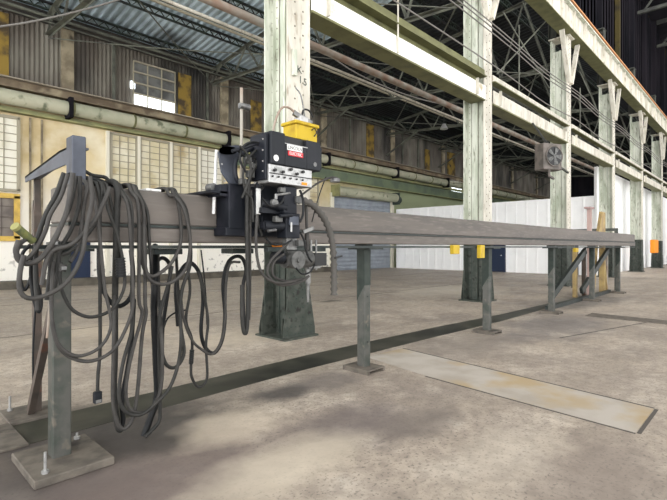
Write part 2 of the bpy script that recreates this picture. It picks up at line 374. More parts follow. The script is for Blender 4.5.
def window(n, x0, x1, z0, z1, cols, rows, pane, frame=None, fy=WY, fw=.05, op=None):
    frame = frame or M['mullion']
    t = tag(thing('window_%d' % n, ((x0+x1)/2, fy-.02, z0), None, None), kind='structure')
    MB().box(x0,x1,fy-.03,fy-.005,z0,z1).build('pane', pane, t)
    mb = MB()
    mb.box(x0-fw,x0+fw,fy-.11,fy-.03,z0,z1).box(x1-fw,x1+fw,fy-.11,fy-.03,z0,z1).box(x0-fw,x1+fw,fy-.11,fy-.03,z0-fw,z0+fw).box(x0-fw,x1+fw,fy-.11,fy-.03,z1-fw,z1+fw)
    for i in range(1, cols): xx = x0+(x1-x0)*i/cols; mb.box(xx-.016,xx+.016,fy-.06,fy-.03,z0,z1)
    for i in range(1, rows): zz = z0+(z1-z0)*i/rows; mb.box(x0,x1,fy-.06,fy-.03,zz-.014,zz+.014)
    mb.build('window_frame', frame, t); return t
white_fr = mat('pale_frame', (.70,.66,.54), .6)
window(1, 1.6,4.25,3.55,6.2,6,9,M['pane_pale'], M['mullion'])
t2 = window(2, 1.9,4.2,1.80,3.35,1,1,M['pane_brown'], M['yellow_frame'], fw=.09)
mb = MB()
for i in range(1,5): mb.box(1.9+.46*i-.014,1.9+.46*i+.014,WY-.06,WY-.031,1.8,3.35)
for i in range(1,4): mb.box(1.9,4.2,WY-.06,WY-.031,1.8+.39*i-.013,1.8+.39*i+.013)
mb.build('glazing_bar', mat('dark_bars',(.12,.10,.085),.6), t2)
window(3, 7.5,8.58,2.6,6.25,3,13,M['pane_painted'])
window(4, 8.72,10.06,2.6,6.25,3,13,M['pane_painted'])
window(5, 10.2,11.5,2.6,6.25,3,13,M['pane_painted'])
window(6, 11.64,12.9,2.6,6.25,3,13,M['pane_pale'])
window(7, 14.2,19.6,2.6,5.9,8,12,M['pane_painted'])
for k, xx in enumerate([7.36,8.65,10.13,11.57]):
    struct('trim_%d' % (k+30), MB().box(xx-.06,xx+.06,WY-.14,WY-.005,.25,6.3), white_fr)
for k, xx in enumerate([4.62,5.0]):
    struct('trim_%d' % (k+34), MB().box(xx-.03,xx+.03,WY-.08,WY-.005,.25,6.3), M['pilaster'])
# tilting window high on the wall, daylight under its sash
t = tag(thing('window_8', (9.3,WY-.1,7.6), None, None), kind='structure')
MB().box(8.42,10.28,WY-.12,WY-.06,7.62,8.12).build('daylit_pane', M['glass_sky'], t)
MB().box(8.42,10.28,WY-.12,WY-.06,8.12,9.5).build('dark_pane', mat('grey_pane', (.16,.16,.15), .25, 0, (.09,.09,.085), 2, .4, .6), t)
mb = MB()
for xx in (8.40,9.02,9.66,10.3): mb.box(xx-.022,xx+.022,WY-.17,WY-.121,7.6,9.5)
for zz in (8.12,8.58,9.05,9.5): mb.box(8.4,10.3,WY-.20,WY-.121,zz-.03,zz+.03)
mb.build('window_frame', M['mullion'], t)
MB().box(8.3,8.47,WY-.14,WY-.05,8.32,8.62).build('broken_pane', M['glass_sky'], t)
# small daylit opening far down the wall
t = onY(459,172,WY-.12)
window(9, 35.6,37.6,6.15,7.25,1,2,M['glass_sky'])

t = tag(thing('door_5', (6.4,WY,0), None, None), kind='structure')
MB().box(6.02,6.62,WY-.08,WY-.006,.21,2.1).build('door_panel', M['door_blue'], t)
MB().box(5.95,6.02,WY-.10,WY-.006,.21,2.17).box(6.62,6.69,WY-.10,WY-.006,.21,2.17).box(5.95,6.69,WY-.10,WY-.006,2.1,2.17).build('door_frame', M['door_blue'], t)
# ledges and duct along the wall
def run(name, x0, x1, y0, y1, z0, z1, m, label, cat):
    return tag(MB().box(x0,x1,y0,y1,z0,z1).build(name, m), label, cat)
t = thing('wall_ledge', (20,WY-.2,7.2), 'long rusty brown steel ledge along the back wall above the round duct', 'ledge')
MB().box(-12,60,WY-.24,WY-.052,7.23,7.52).build('web', M['ledge_brown'], t)
MB().box(-12,60,WY-.45,WY-.052,7.52,7.56).build('flange', mat('pale_edge',(.30,.26,.20),.7), t)
MB().box(-12,60,WY-.45,WY-.052,7.19,7.23).build('flange', M['ledge_brown'], t)
t = thing('round_duct', (20,WY-.36,6.8), 'long pale green round duct running along the back wall', 'duct')
MB().cyl((-12,WY-.36,6.84),(60,WY-.36,6.84),.27,24).build('pipe', M['duct'], t)
for k in range(20):
    X = 3.6+2.35*k if k else 1.2
    b = MB().cyl((X-.04,WY-.36,6.84),(X+.04,WY-.36,6.84),.295,20); b.build('joint_band', M['olive_steel'], t)
for X in (-1.3,5.83,12.9,20.0,27.1,34.2):
    MB().box(X-.07,X+.07,WY-.70,WY-.053,6.46,7.22).build('hanger', M['shade_black'], t)
t = thing('wall_channel', (20,WY-.2,6.4), 'olive green steel channel fixed to the back wall under the round duct', 'channel')
MB().box(-12,60,WY-.30,WY-.01,6.36,6.42).build('flange', M['ledge_green'], t)
MB().box(-12,60,WY-.12,WY-.01,6.42,6.56).build('web', M['ledge_green'], t)
t = thing('wall_beam', (40,WY-.25,5.9), 'green steel beam under the duct above the roll-up door', 'beam')
MB().box(13.2,60,WY-.22,WY-.155,5.66,6.30).build('web', mat('far_green',(.16,.20,.12),.6,0,(.10,.13,.09),1.,.4,.6), t)
MB().box(13.2,60,WY-.42,WY-.155,5.60,5.66).build('flange', M['ledge_green'], t)

# roll-up door
t = tag(thing('door_1', (24,WY,0), None, None), kind='structure')
mb = MB(); n = 38
vs = []
for i in range(n+1):
    z = 4.75*i/n; yy = WY+.03 - (.03 if i % 2 else 0); vs += [(RX0,yy,z),(RX1,yy,z)]
mb.add(vs, [(2*i,2*i+1,2*i+3,2*i+2) for i in range(n)]); mb.box(RX0,RX1,WY+.1,WY+.2,0,4.75)
mb.build('door_curtain', M['rolldoor'], t)
MB().box(RX0-.30,RX0-.01,WY-.12,WY-.004,0,4.9).build('door_frame', white_fr, t)
MB().box(RX1+.01,RX1+.30,WY-.12,WY-.004,0,4.9).build('door_frame', white_fr, t)
mb = MB().cyl((RX0-.1,WY-.40,5.02),(RX1+.1,WY-.40,5.02),.30,20); mb.build('door_drum', M['duct'], t)
mb = MB().box(RX1+.1,RX1+.2,WY-.72,WY-.004,4.55,5.40).cyl((RX1+.2,WY-.4,4.9),(RX1+.5,WY-.4,4.9),.28,14); mb.build('drum_bracket', M['rivet_dark'], t)
MB().box(RX0-.2,RX0-.1,WY-.72,WY-.004,4.65,5.40).build('drum_bracket', M['ledge_green'], t)

# aisle roof deck, corrugated across
struct('trim_60', MB().box(-12,64,WY-.10,WY-.052,9.98,10.44), mat('eave_dark', (.035,.032,.028), .9, 0, (.07,.06,.05), 1.2, .45, .65))  # dark band along the wall top below the roof edge
def zr(y): return 10.48+.12*(WY-y)
mb = MB(); vs = []; xs = []; x = -12.
while x < 64: xs += [(x,0),(x+.07,.06),(x+.16,.06),(x+.23,0)]; x += .30
for (xx, dz) in xs: vs += [(xx,6.35,zr(6.35)+dz),(xx,WY+.3,zr(WY+.3)+dz)]
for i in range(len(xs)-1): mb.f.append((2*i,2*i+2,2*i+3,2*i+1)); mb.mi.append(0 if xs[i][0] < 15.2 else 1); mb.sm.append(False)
mb.v += vs
mb.add([(-12,6.35,zr(6.35)+.12),(64,6.35,zr(6.35)+.12),(64,WY+.3,zr(WY+.3)+.12),(-12,WY+.3,zr(WY+.3)+.12)], [(0,1,2,3)])
struct('ceiling', mb, [M['deck'], M['deck_shade']])
names = ['next to the back wall','second from the back wall','third from the back wall','fourth from the back wall','fifth from the back wall','nearest the column row']
for k, Y in enumerate([19.35,17.3,15.0,12.7,10.4,8.1]):
    t = thing('roof_purlin', (20,Y,zr(Y)-.3), 'dark green lattice purlin under the corrugated roof, '+names[k], 'purlin', 'roof purlins of the side aisle')
    z = zr(Y)-.012
    MB().box(-12,60,Y-.06,Y+.06,z-.05,z).build('top_chord', M['purlin'], t)
    MB().box(-12,60,Y-.05,Y+.05,z-.30,z-.25).build('bottom_chord', M['purlin'], t)
    mb = MB(); x = -2.
    while x < 60: mb.bar((x,Y,z-.27),(x+.22,Y,z-.04),.03,.03).bar((x+.22,Y,z-.04),(x+.44,Y,z-.27),.03,.03); x += .44
    tag(mb.build('lattice', M['purlin'], t), kind='stuff')
# end walls and far partition
struct('wall_end', MB().box(64,64.3,6.6,WY+.3,0,13), M['shade_black'])
def corr(mb, a, b, z0, z1, n, dep=.03):
    a = Vector(a); b = Vector(b); d = (b-a).normalized(); nr = Vector((-d.y,d.x,0)); vs = []
    m = int((b-a).length/n)
    for i in range(m+1):
        for dx, off in ((0,0),(.04,dep),(.10,dep),(.14,0)):
            p = a+d*(i*n+dx)
            if (p-a).length > (b-a).length: p = b
            vs += [(p.x+nr.x*off,p.y+nr.y*off,z0),(p.x+nr.x*off,p.y+nr.y*off,z1)]
    mb.add(vs, [(2*i,2*i+2,2*i+3,2*i+1) for i in range(len(vs)//2-1)])
mb = MB().box(27.05,27.2,6.66,WY-.5,0,4.2); corr(mb, (27.0,6.6,0), (27.0,WY-.5,0), 0, 4.2, .6, .016)
struct('wall_partition', mb, M['sheet_white'])
mb = MB().box(27.21,62,6.66,6.8,0,5.75); corr(mb, (62,6.64,0), (27.05,6.64,0), 0, 5.75, .6, .016)
struct('wall_partition_side', mb, M['sheet_white'])
for k, (pa, pb) in enumerate([((492,0),(504.5,0)), ((567,0),(577,0))]):
    ya = onX(pa[0],250,26.95).y; yb = onX(pb[0],250,26.95).y
    t = tag(thing('door_%d' % (k+2), (26.95,(ya+yb)/2,0), None, None), kind='structure')
    MB().box(26.86,26.94,yb,ya,0.01,2.1).build('door_panel', M['door_blue'], t)
    MB().box(26.84,26.965,ya,ya+.07,0,2.17).box(26.84,26.965,yb-.07,yb,0,2.17).box(26.84,26.965,yb-.07,ya+.07,2.1,2.17).build('door_frame', M['door_blue'], t)
    MB().cyl((26.85,yb+.15,1.0),(26.78,yb+.15,1.0),.03,10).build('door_handle', M['silver'], t)
# clerestory wall above the crane girder and the far roof of the tall hall
mb = MB().box(4,64,6.75,6.95,12.45,19); corr(mb, (64,6.75,0), (4,6.75,0), 12.45, 19, .6, .05)
struct('wall_clerestory', mb, M['shade_black'])
struct('ceiling_hall', MB().box(34,64,-14,6.9,19,19.2), M['shade_black'])
struct('wall_hall_end', MB().box(64,64.3,-14,6.6,0,19), M['shade_black'])
for k in range(9):
    X = 19.6+6.3*k*.62
    t = MB().box(X-.09,X+.09,6.45,6.70,12.45,19)
    struct('trim_%d' % (k+40), t, M['yellow_shade'] if k in (0,3) else M['shade_black'])
for k in range(4):
    X = 36+7*k
    t = thing('hall_truss', (X,-4,17.5), 'dark roof truss high in the far tall hall, '+['nearest','second away','third away','farthest'][k]+' of the row', 'truss', 'roof trusses of the tall hall')
    MB().box(X-.1,X+.1,-14,6.4,18.7,18.98).build('top_chord', M['dark_truss'], t)
    MB().box(X-.1,X+.1,-14,6.4,16.9,17.1).build('bottom_chord', M['dark_truss'], t)
    for j in range(8):
        y = 6-2.4*j; MB().bar((X,y,17.1),(X,y-1.2,18.7),.1,.1).bar((X,y-1.2,18.7),(X,y-2.4,17.1),.1,.1).build('web_member', M['dark_truss'], t)

# ================================================================= COLUMNS
CX = [5.11+7.0*k for k in range(7)]; CY = 5.95; FW = .25; DY = .29
def flange(mb, y, out, z0, z1, step=.18, zr0=None):
    # plate in the XZ plane at y, outer face towards out (-1/+1)
    mb.box(-FW,FW,y-.012,y+.012,z0,z1)
    z = z0+.1; k = 0
    while z < z1:
        xr = (-.09 if k % 2 else .09)
        mb.rivet((xr,y+out*.012,z),(0,out,0)); 
        mb.rivet((xr*1.0,y-out*.012,z+.03),(0,-out,0))
        z += step*.55; k += 1
def make_column(zb=0., zt=9.55, detail=True):
    t = thing('steel_column', (0,0,0), 'x', 'column', 'riveted steel columns of the hall')
    GZ = 1.95
    for y, out in ((-DY,-1),(DY,1)):
        mb = MB(); flange(mb, y, out, GZ, zt); o = mb.build('flange', [M['cream_steel'] if out < 0 else M['sage_steel'], M['rivet']], t)
        mb = MB(); flange(mb, y, out, .03, GZ); mb.build('lower_flange', [M['green_steel'], M['rivet_dark']], t)
    for z0, z1, m, nm in ((GZ,zt-.4,M['sage_steel'],'web'),(.03,GZ,M['green_steel'],'lower_web')):
        mb = MB().box(-.012,.012,-DY+.012,DY-.012,z0,z1)
        for sx in (-1,1):
            for sy in (-1,1):     # corner angles
                y = sy*(DY-.012)
                mb.box(sx*.012,sx*.10,y-sy*.0,y-sy*.014,z0,z1)
                mb.box(sx*.012,sx*.026,y-sy*.014,y-sy*.10,z0,z1)
            mb.box(sx*.012,sx*.07,-.03,.03,z0,z1)
        for sy in (-1,1):
            mb.box(-.028,-.0135,sy*(DY-.115),sy*(DY-.125),z0,z1,1)
            mb.box(-.028,-.0135,sy*.032,sy*.040,z0,z1,1)
        z = z0+.08
        while z < z1:
            for sy in (-1,1): mb.rivet((-.026,sy*(DY-.06),z),(-1,0,0),.014,.01)
            z += .18
        mb.build(nm, [m, M['rivet'] if nm == 'web' else M['rivet_dark']], t)
    # riveted gusset plates that flare to the foot
    for out in (-1,1):
        y = out*(DY+.013)
        mb = MB().prism([(-.35,y,.03),(.35,y,.03),(.35,y,.14),(.20,y,.95),(-.20,y,.95),(-.35,y,.14)], (0,out*.016,0))
        for (xa, za) in [(x*.09-.27, .08) for x in range(7)] + [(x*.09-.27,.2) for x in range(7)] + [(-.22,.36),(-.08,.34),(.08,.34),(.22,.36),(-.08,.5),(.08,.5),(-.17,.55),(.17,.55),(-.07,.66),(.07,.66),(-.07,.8),(.07,.8),(-.13,.74),(.13,.74)]:
            mb.rivet((xa,y+out*.016,za),(0,out,0),.017,.012)
        mb.build('gusset', [M['green_steel'], M['rivet_dark']], t)
    mb = MB().box(-.37,.37,-DY-.10,DY+.10,0.0,.03)
    for sx in (-1,1): mb.box(sx*.03,sx*.33,-DY+.02,-DY+.035,.03,.35).box(sx*.03,sx*.33,DY-.035,DY-.02,.03,.35)
    mb.build('base_plate', [M['green_steel']], t)
    # head: cap, knee braces up to the crane girder
    MB().box(-.30,.30,-.42,.36,zt,zt+.04).build('cap_plate', M['cream_steel'], t)
    for sx in (-1,1):
        MB().bar((sx*.12,-.34,zt-1.75),(sx*.95,-.34,zt+.0),.10,.16,up=(0,1,0)).build('knee_brace', M['cream_steel'], t)
    return t
col = make_column()
lab = ['riveted cream steel column directly behind the welding controller, stencilled K 15',
       'second riveted cream column along the row, behind the middle of the long beam',
       'third riveted cream column, the one carrying the boxed fan unit',
       'fourth riveted column, behind the yellow bracket at the far beam end',
       'fifth riveted column, just past the far end of the long beam',
       'sixth riveted column, near the right edge with the orange box',
       'farthest riveted column at the right edge of the row']
def cap(k): return Vector((CX[k],CY,0))
cols = []
for k in range(7):
    if k == 0: col.location = cap(0); col['label'] = lab[0]; col['_w'] = (0,0,0); cols.append(col)
    else: cols.append(dup(col, (7.0*k,0,0), lab[k]))
# stencil on the first column
cols[0]['_w'] = tuple(cap(0))
yf = CY-DY-.016
for s_, px, py, sz in (('K',299.5,70,.17),('1',300.5,80,.17),('5',305.2,82.5,.17)):
    p = onY(px,py,yf); text(s_, 'stencil_letter', (p.x,yf,p.z), sz, FR, M['rivet_dark'], cols[0], .001)
p = onY(293,30,yf); 
MB().box(p.x-.03,p.x+.04,yf-.06,yf-.002,onY(293,76,yf).z,onY(293,50,yf).z).build('conduit_strip', M['sage_steel'], cols[0])

# struts between the columns
for k in range(6):
    x0, x1 = CX[k]+FW+.01, CX[k+1]-FW-.01
    nm = ['between the first and second columns','between the second and third columns, beside the boxed fan','between the third and fourth columns','between the fourth and fifth columns','between the fifth and sixth columns','between the last two columns'][k]
    t = thing('tie_beam', ((x0+x1)/2,5.8,5.5), 'white tie beam with olive underside '+nm, 'beam', 'tie beams between the columns')
    MB().box(x0,x1,5.60,5.63,5.50,5.86).build('web', M['white_steel'] if k == 0 else M['cream_steel'], t)
    MB().box(x0,x1,5.60,6.02,5.46,5.50).build('bottom_flange', M['olive_steel'], t)
    MB().box(x0,x1,5.98,6.02,5.50,5.80).build('rear_web', M['olive_steel'], t)
    MB().box(x0,x1,5.78,5.86,5.50,6.40).build('middle_web', M['olive_steel'], t) if k == 0 else None
    for xx in (x0+.35, x1-.55):
        MB().box(xx-.012,xx+.012,5.52,5.60,5.50,5.92).build('stiffener', M['cream_steel'], t)
    t = thing('upper_rail', ((x0+x1)/2,5.7,6.1), 'slim upper rail channel '+nm, 'rail', 'slim rails above the tie beams')
    MB().box(x0,x1,5.62,5.66,6.12,6.30).build('web', M['olive_steel'] if k == 0 else M['cream_steel'], t)  # first rail olive: its shade is put into the colour
    MB().box(x0,x1,5.55,5.75,6.09,6.12).build('flange', M['olive_steel'], t)

# crane girder on the column row
t = thing('crane_girder', (30,5.6,9.6), 'long cream crane runway girder resting on the row of columns', 'girder')
gz0, gz1 = 9.60, 10.52
MB().box(1,62,5.50,5.54,gz0+.03,gz1).build('web', M['cream_steel'], t)
MB().box(1,62,5.36,5.86,gz0,gz0+.03).build('bottom_flange', M['olive_steel'], t)
MB().box(1,62,5.36,5.80,gz1,gz1+.05).build('top_flange', M['sage_steel'], t)
for k in range(44):
    X = 2.3+1.4*k; MB().box(X-.02,X+.02,5.40,5.498,gz0+.03,gz1).build('stiffener', M['cream_steel'], t)
MB().box(1,62,5.80,5.90,gz1-.0,gz1+.05).build('cover_strip', M['olive_steel'], t)
t = thing('crane_rail', (30,5.6,10.6), 'rusty orange crane rail and channel lying on top of the cream girder', 'rail')
MB().box(1,62,5.50,5.60,gz1+.05,gz1+.30).build('rail_web', M['rust'], t)
MB().box(1,62,5.44,5.66,gz1+.30,gz1+.36).build('rail_head', mat('bright_rust',(.50,.24,.11),.7), t)
for k in range(7):      # upper column stubs behind the girder
    X = CX[k]
    t = thing('column_stub', (X,6.3,9.6), 'dark upper column stub rising behind the crane girder above '+['the first column','the second column','the third column','the fourth column','the fifth column','the sixth column','the last column'][k], 'column', 'upper column stubs')
    MB().box(X-.2,X+.2,6.05,6.08,9.6,12.4).box(X-.2,X+.2,6.32,6.35,9.6,12.4).box(X-.015,X+.015,6.08,6.32,9.6,12.4).build('shaft', M['dark_truss'], t)
    MB().box(X-.25,X+.25,6.03,6.38,12.4,12.44).build('cap_plate', M['dark_truss'], t)

# roof trusses of the aisle
for k in range(8):
    X = CX[0]+7*k
    t = thing('roof_truss', (X,13,9), 'painted steel roof truss spanning from the back wall, '+['nearest of the row','second of the row','third of the row','fourth of the row','fifth of the row','sixth of the row','seventh of the row','last of the row'][k], 'truss', 'roof trusses of the side aisle')
    lm = M['light_truss']; zb = lambda y: 9.5-.07*(WY-y); ztp = lambda y: zr(y)-.42
    def ang(a, b, nm='web_member', w=.10):
        mb = MB(); mb.bar(a,b,w,.015); mb.bar(Vector(a)+Vector((w/2,0,0)),Vector(b)+Vector((w/2,0,0)),.015,w); mb.build(nm, lm, t)
    y0, y1 = 6.45, WY-.26
    ang((X,y0,zb(y0)),(X,y1,zb(y1)),'bottom_chord',.17); ang((X,y0,ztp(y0)),(X,y1,ztp(y1)),'top_chord',.17)
    n = 7
    for j in range(n):
        ya = y0+(y1-y0)*j/n; yb = y0+(y1-y0)*(j+1)/n; ym = (ya+yb)/2
        ang((X,ya,zb(ya)),(X,ym,ztp(ym))); ang((X,ym,ztp(ym)),(X,yb,zb(yb)),w=.07)
    if k > 1: ang((X,WY-.3,8.0),(X,17.0,zb(17.)),'knee_brace',.12)
    ang((X,6.35,6.6),(X,9.2,zb(9.2)),'knee_brace',.12)
# thin bracing rods under the trusses
rods = []
for k in range(6):
    xa, xb = CX[k], CX[k+1]
    for (ya, yb) in ((6.6,13.0),(13.0,6.6),(13.0,19.6),(19.6,13.0)):
        za, zb_ = 9.42-.07*(WY-ya), 9.42-.07*(WY-yb)
        if ya > yb: za -= .07; zb_ -= .07
        o = MB().tube([(xa,ya,za),((xa+xb)/2,(ya+yb)/2,(za+zb_)/2-.1),(xb,yb,zb_)], .022, 6, 4).build('sway_rod', M['light_truss'])
        tag(o, 'thin diagonal sway rod under the aisle roof in the '+['first','second','third','fourth','fifth','sixth'][k]+' bay, '+('near half' if ya+yb < 20 else 'wall half')+(', slanting away' if yb > ya else ', slanting back'), 'rod', 'sway rods under the aisle roof')
for nm, Y, z, r, m, lb in (('pipe',14.9,9.72,.05,M['mullion'],'long pale pipe under the roof across the middle of the aisle'),
                    ('pipe',14.4,9.55,.035,M['light_truss'],'thinner pipe running beside the pale pipe under the roof'),
                    ('pipe',7.5,6.05,.085,M['rust_pipe'],'rust-patched pipe running behind the tie beams'),
                    ('pipe',7.75,5.86,.03,M['cream_steel'],'slim pale pipe just below the rust-patched pipe'),
                    ('pipe',19.3,10.0,.06,M['light_truss'],'pipe along the top of the back wall under the roof edge'),
                    ('pipe',19.2,9.75,.03,M['light_truss'],'thin conduit under the pipe at the top of the back wall'),
                    ('pipe',12.2,9.0,.04,M['light_truss'],'thin dull pipe hung from the middle of the trusses')):
    tag(MB().cyl((-8,Y,z),(60,Y,z),r,10).build(nm, m), lb, 'pipe')
# conductor wires in front of the columns
for (px, py, Y, lb) in ((457,0,5.32,'upper black-grey wire passing in front of the columns'),(463,0,5.30,'second of the close wires passing in front of the columns'),(452,2,5.34,'lowest of the three close wires in front of the columns'),(436,28,5.33,'single lower wire passing in front of the columns')):
    p = onY(px,py,Y); a = (p.z-H)/Y
    o = MB(); pts = [(5.6,Y,p.z)]+[(5.11+7*k+3.5*j, Y, p.z-(.12 if j else 0)) for k in range(1,7) for j in (0,1)]
    tag(o.tube(pts,.018,6,4).build('overhead_wire', M['wire']), lb, 'wire')
o = MB().tube([onY(-10,28,9.),onY(30,22,9.),onY(75,12,9.),onY(118,0,9.),onY(150,-12,9.)], .017, 6, 6)
tag(o.build('overhead_cable', M['wire']), 'pale cable sagging across the top left corner under the roof', 'cable')
o = MB().tube([onY(310,42,8.6),onY(370,80,8.9),onY(440,104,9.6),onY(520,118,11.)], .02, 6, 6)
tag(o.build('overhead_cable', M['wire']), 'pale cable sagging between the first and second columns', 'cable')
# bracing between columns 2..4
for k, (a, b, lb) in enumerate((((503,12),(549,88),'thin rod slanting down between the second and third columns'),((497,74),(547,20),'thin rod slanting up between the second and third columns'),((519,25),(519,98),'upright rod hanging between the second and third columns'),((579,70),(598,112),'thin rod slanting between the third and fourth columns'),((580,88),(580,140),'upright rod hanging between the third and fourth columns'))):
    tag(MB().cyl(onY(*a,6.25),onY(*b,6.25),.025,6).build('brace_rod', M['light_truss']), lb, 'rod')
p = onY(398,40,5.57)
tag(MB().cyl(onY(398,0,5.57),onY(398,53,5.57),.018,8).build('hanging_rod', M['cream_steel']), 'thin upright rod hanging in front of the first tie beam', 'rod')
# high bay lamps seen far down the aisle
for (px, py, Y, lb) in ((444,129,13.,'bell-shaped lamp hanging dark under the aisle roof'),):
    p = onY(px,py,Y); t = thing('pendant_lamp', p, lb, 'lamp', 'bell lamps under the roof')
    MB().cyl(p,p+Vector((0,0,.28)),.22,14,.08).build('lamp_shade', M['silver'], t)
    MB().cyl(p+Vector((0,0,.28)),p+Vector((0,0,zr(Y)-p.z-.02)),.015,6).build('drop_rod', M['dark_truss'], t)

# fan unit on the third column
p = onY(541,158,5.30); ctr = Vector((p.x+.05,5.10,p.z))
t = thing('fan_unit', ctr, 'brown boxed unit fan hanging on the left of the third column', 'fan')
T = Matrix.Translation(ctr) @ Matrix.Rotation(math.radians(-28),4,'Z')
MB().box(-.36,.36,-.20,.20,-.42,.40,0,.02,T).build('housing', M['fan_box'], t)
mb = MB(); mb.cyl(T@Vector((0.03,-.225,0)),T@Vector((0.03,-.202,0)),.30,24); mb.build('fan_opening', M['knob'], t)
mb = MB()
for k in range(5):
    a = 2*math.pi*k/5; u = Vector((math.cos(a),0,math.sin(a))); v = Vector((-math.sin(a),0,math.cos(a)))
    mb.add([T@(Vector((.03,-.24,0))+u*.05-v*.03), T@(Vector((.03,-.232,0))+u*.26-v*.10), T@(Vector((.03,-.25,0))+u*.27+v*.06), T@(Vector((.03,-.25,0))+u*.05+v*.03)], [(0,1,2,3)])
mb.cyl(T@Vector((.03,-.26,0)),T@Vector((.03,-.225,0)),.06,12); mb.build('fan_blades', M['motor_dark'], t)
mb = MB(); ring = [T@Vector((.03+.31*math.cos(2*math.pi*k/24),-.225,.31*math.sin(2*math.pi*k/24))) for k in range(25)]
mb.tube(ring,.02,6,1); mb.build('fan_ring', M['fan_box'], t)
MB().bar(ctr+Vector((0,.0,.40)), Vector((ctr.x,5.58,5.50)), .05,.05).bar(ctr+Vector((.25,.1,.0)),(CX[2]-FW,5.6,ctr.z),.06,.06).build('bracket', M['dark_truss'], t)
MB().bar(ctr+Vector((-.2,-.1,-.42)), ctr+Vector((-.2,-.1,-.62)), .05,.05).bar(ctr+Vector((-.2,-.1,-.62)), ctr+Vector((.5,0,-.62)), .06,.06).build('lower_pipe', M['fan_box'], t)

# ================================================================= LONG BEAM ON POSTS
BY0, BY1 = 3.40, 3.78; BX0, BX1 = 1.0, 18.65
t = thing('long_beam', (9,3.6,1.53), 'very long worn grey box beam resting level on a line of posts', 'beam')
MB().box(BX0,BX1,BY0,BY1,1.665,1.925,0,.012).build('upper_box', M['beam'], t)
MB().box(BX0,BX1,BY0-.02,BY1+.02,1.648,1.665).build('ledge', M['rail'], t)
MB().box(BX0,BX1,BY0-.012,BY1+.012,1.535,1.648,0,.008).build('lower_box', M['beam'], t)
t = thing('guide_rail', (9,3.6,1.49), 'dark thin guide rail running under the long grey beam', 'rail')
MB().box(.78,18.7,3.40,3.46,1.488,1.513).box(.78,18.7,3.72,3.78,1.488,1.513).build('rail_bar', M['rail'], t)
PX = [1.01,4.32,7.68,10.95,14.2,17.2]; PY = 3.6
def make_post(k):
    t = thing('support_post', (PX[k],PY,0), 'x', 'post', 'square posts under the long beam')
    X = PX[k]; w = .058
    MB().box(X-w,X+w,PY-w,PY+w,.05,1.47,0,.006).build('shaft', M['post'], t)
    MB().box(X-.10,X+.17,PY-.17,PY+.17,1.47,1.487).build('head_plate', M['rail'], t)
    MB().box(X-.06,X+.06,PY-.09,PY+.09,1.487,1.534).build('shim', M['rail'], t)
    return t
plab = ['nearest square post, standing on the big bolted plate under the hanging cables','second square post from the near end, in the middle of the floor','third square post, in front of the second column','fourth square post, in front of the third column','fifth square post, beside the yellow bracket near the far end','last square post at the far end of the long beam']
post = make_post(0); post['label'] = plab[0]
MB().box(.78,1.26,3.28,3.86,0,.055,0,.006).build('base_plate', M['plate'], post)
for (bx, by) in ((.86,3.36),(1.18,3.79)):
    MB().cyl((bx,by,.055),(bx,by,.075),.022,6).cyl((bx,by,.05),(bx,by,.19 if bx < 1 else .10),.009,8).build('anchor_bolt', M['silver'], post)
for k in range(1,6):
    post = make_post(k); post['label'] = plab[k]; X = PX[k]
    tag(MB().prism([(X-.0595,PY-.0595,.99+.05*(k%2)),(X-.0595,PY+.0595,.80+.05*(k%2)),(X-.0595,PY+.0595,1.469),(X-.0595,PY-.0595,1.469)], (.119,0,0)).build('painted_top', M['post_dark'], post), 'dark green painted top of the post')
    MB().box(X-.16,X+.16,PY-.20,PY+.20,.035,.055,0,.003).box(X-.16,X-.13,PY-.20,PY+.20,0,.035).box(X+.13,X+.16,PY-.20,PY+.20,0,.035).box(X-.13,X+.13,PY-.02,PY+.02,0,.035).build('base_plate', M['plate'], post)
    for zz in (.35,.9): MB().cyl((X+.0,PY-w_,zz),(X,PY-w_-.004,zz),.010,8).build('bolt_hole', M['knob'], post) if (w_ := .058) else None
# yellow and orange clips on the rail
for (px, py0, py1, dx, m, nm, lb) in ((455,245,254,.09,M['yellow'],'rail_clip','yellow clip box under the rail just left of the second column'),(481,245,258,.075,M['yellow'],'rail_clip','taller yellow clip box under the rail beside the third post'),(278,241,246,.05,M['orange'],'rail_clip','small orange box beneath the beam beside the carriage'),(576,248,252,.1,M['yellow'],'rail_clip','small yellow clip under the rail near the fifth post')):
    p = onY(px,py0,3.36); q = onY(px,py1,3.36)
    o = MB().box(p.x-dx,p.x+dx,3.33,3.395,min(q.z,1.50),min(p.z,1.53),0,.006); tag(o.build(nm, m), lb, 'clip')
# near end frame (blue-grey stub and arm) with its second leg
t = thing('end_frame', (1.1,4.2,0), 'blue-grey and brown end frame reaching over the near beam end to a second leg', 'frame')
MB().box(1.05,1.14,3.47,3.60,1.926,2.27,0,.006).build('stub_post', M['blue_steel'], t)
MB().prism([(1.08,3.601,2.22),(1.08,3.601,2.05),(1.08,3.72,2.10),(1.08,4.84,2.08),(1.08,4.84,2.13),(1.08,3.85,2.22)], (.012,0,0)).prism([(1.08,3.601,2.205),(1.08,3.601,2.22),(1.08,3.85,2.22),(1.08,4.84,2.13),(1.08,4.84,2.115),(1.08,3.85,2.205)], (.12,0,0)).build('arm', M['blue_steel'], t)
MB().box(1.135,1.185,4.76,4.80,1.78,2.11,0,.004).build('upper_leg', M['brown_steel'], t)
MB().prism([(1.13,4.75,.03),(1.13,4.82,.03),(1.13,4.82,1.85),(1.13,4.79,1.92),(1.13,4.75,1.78)], (.06,0,0)).build('rear_leg', M['brown_steel'], t)
a = Vector((1.10,4.74,.05)); b = Vector((1.02,3.67,1.25))
MB().bar(a,b,.05,.07).build('brace', M['brown_steel'], t)
MB().box(.92,1.34,4.60,5.03,0,.03,0,.004).build('base_plate', M['plate'], t)
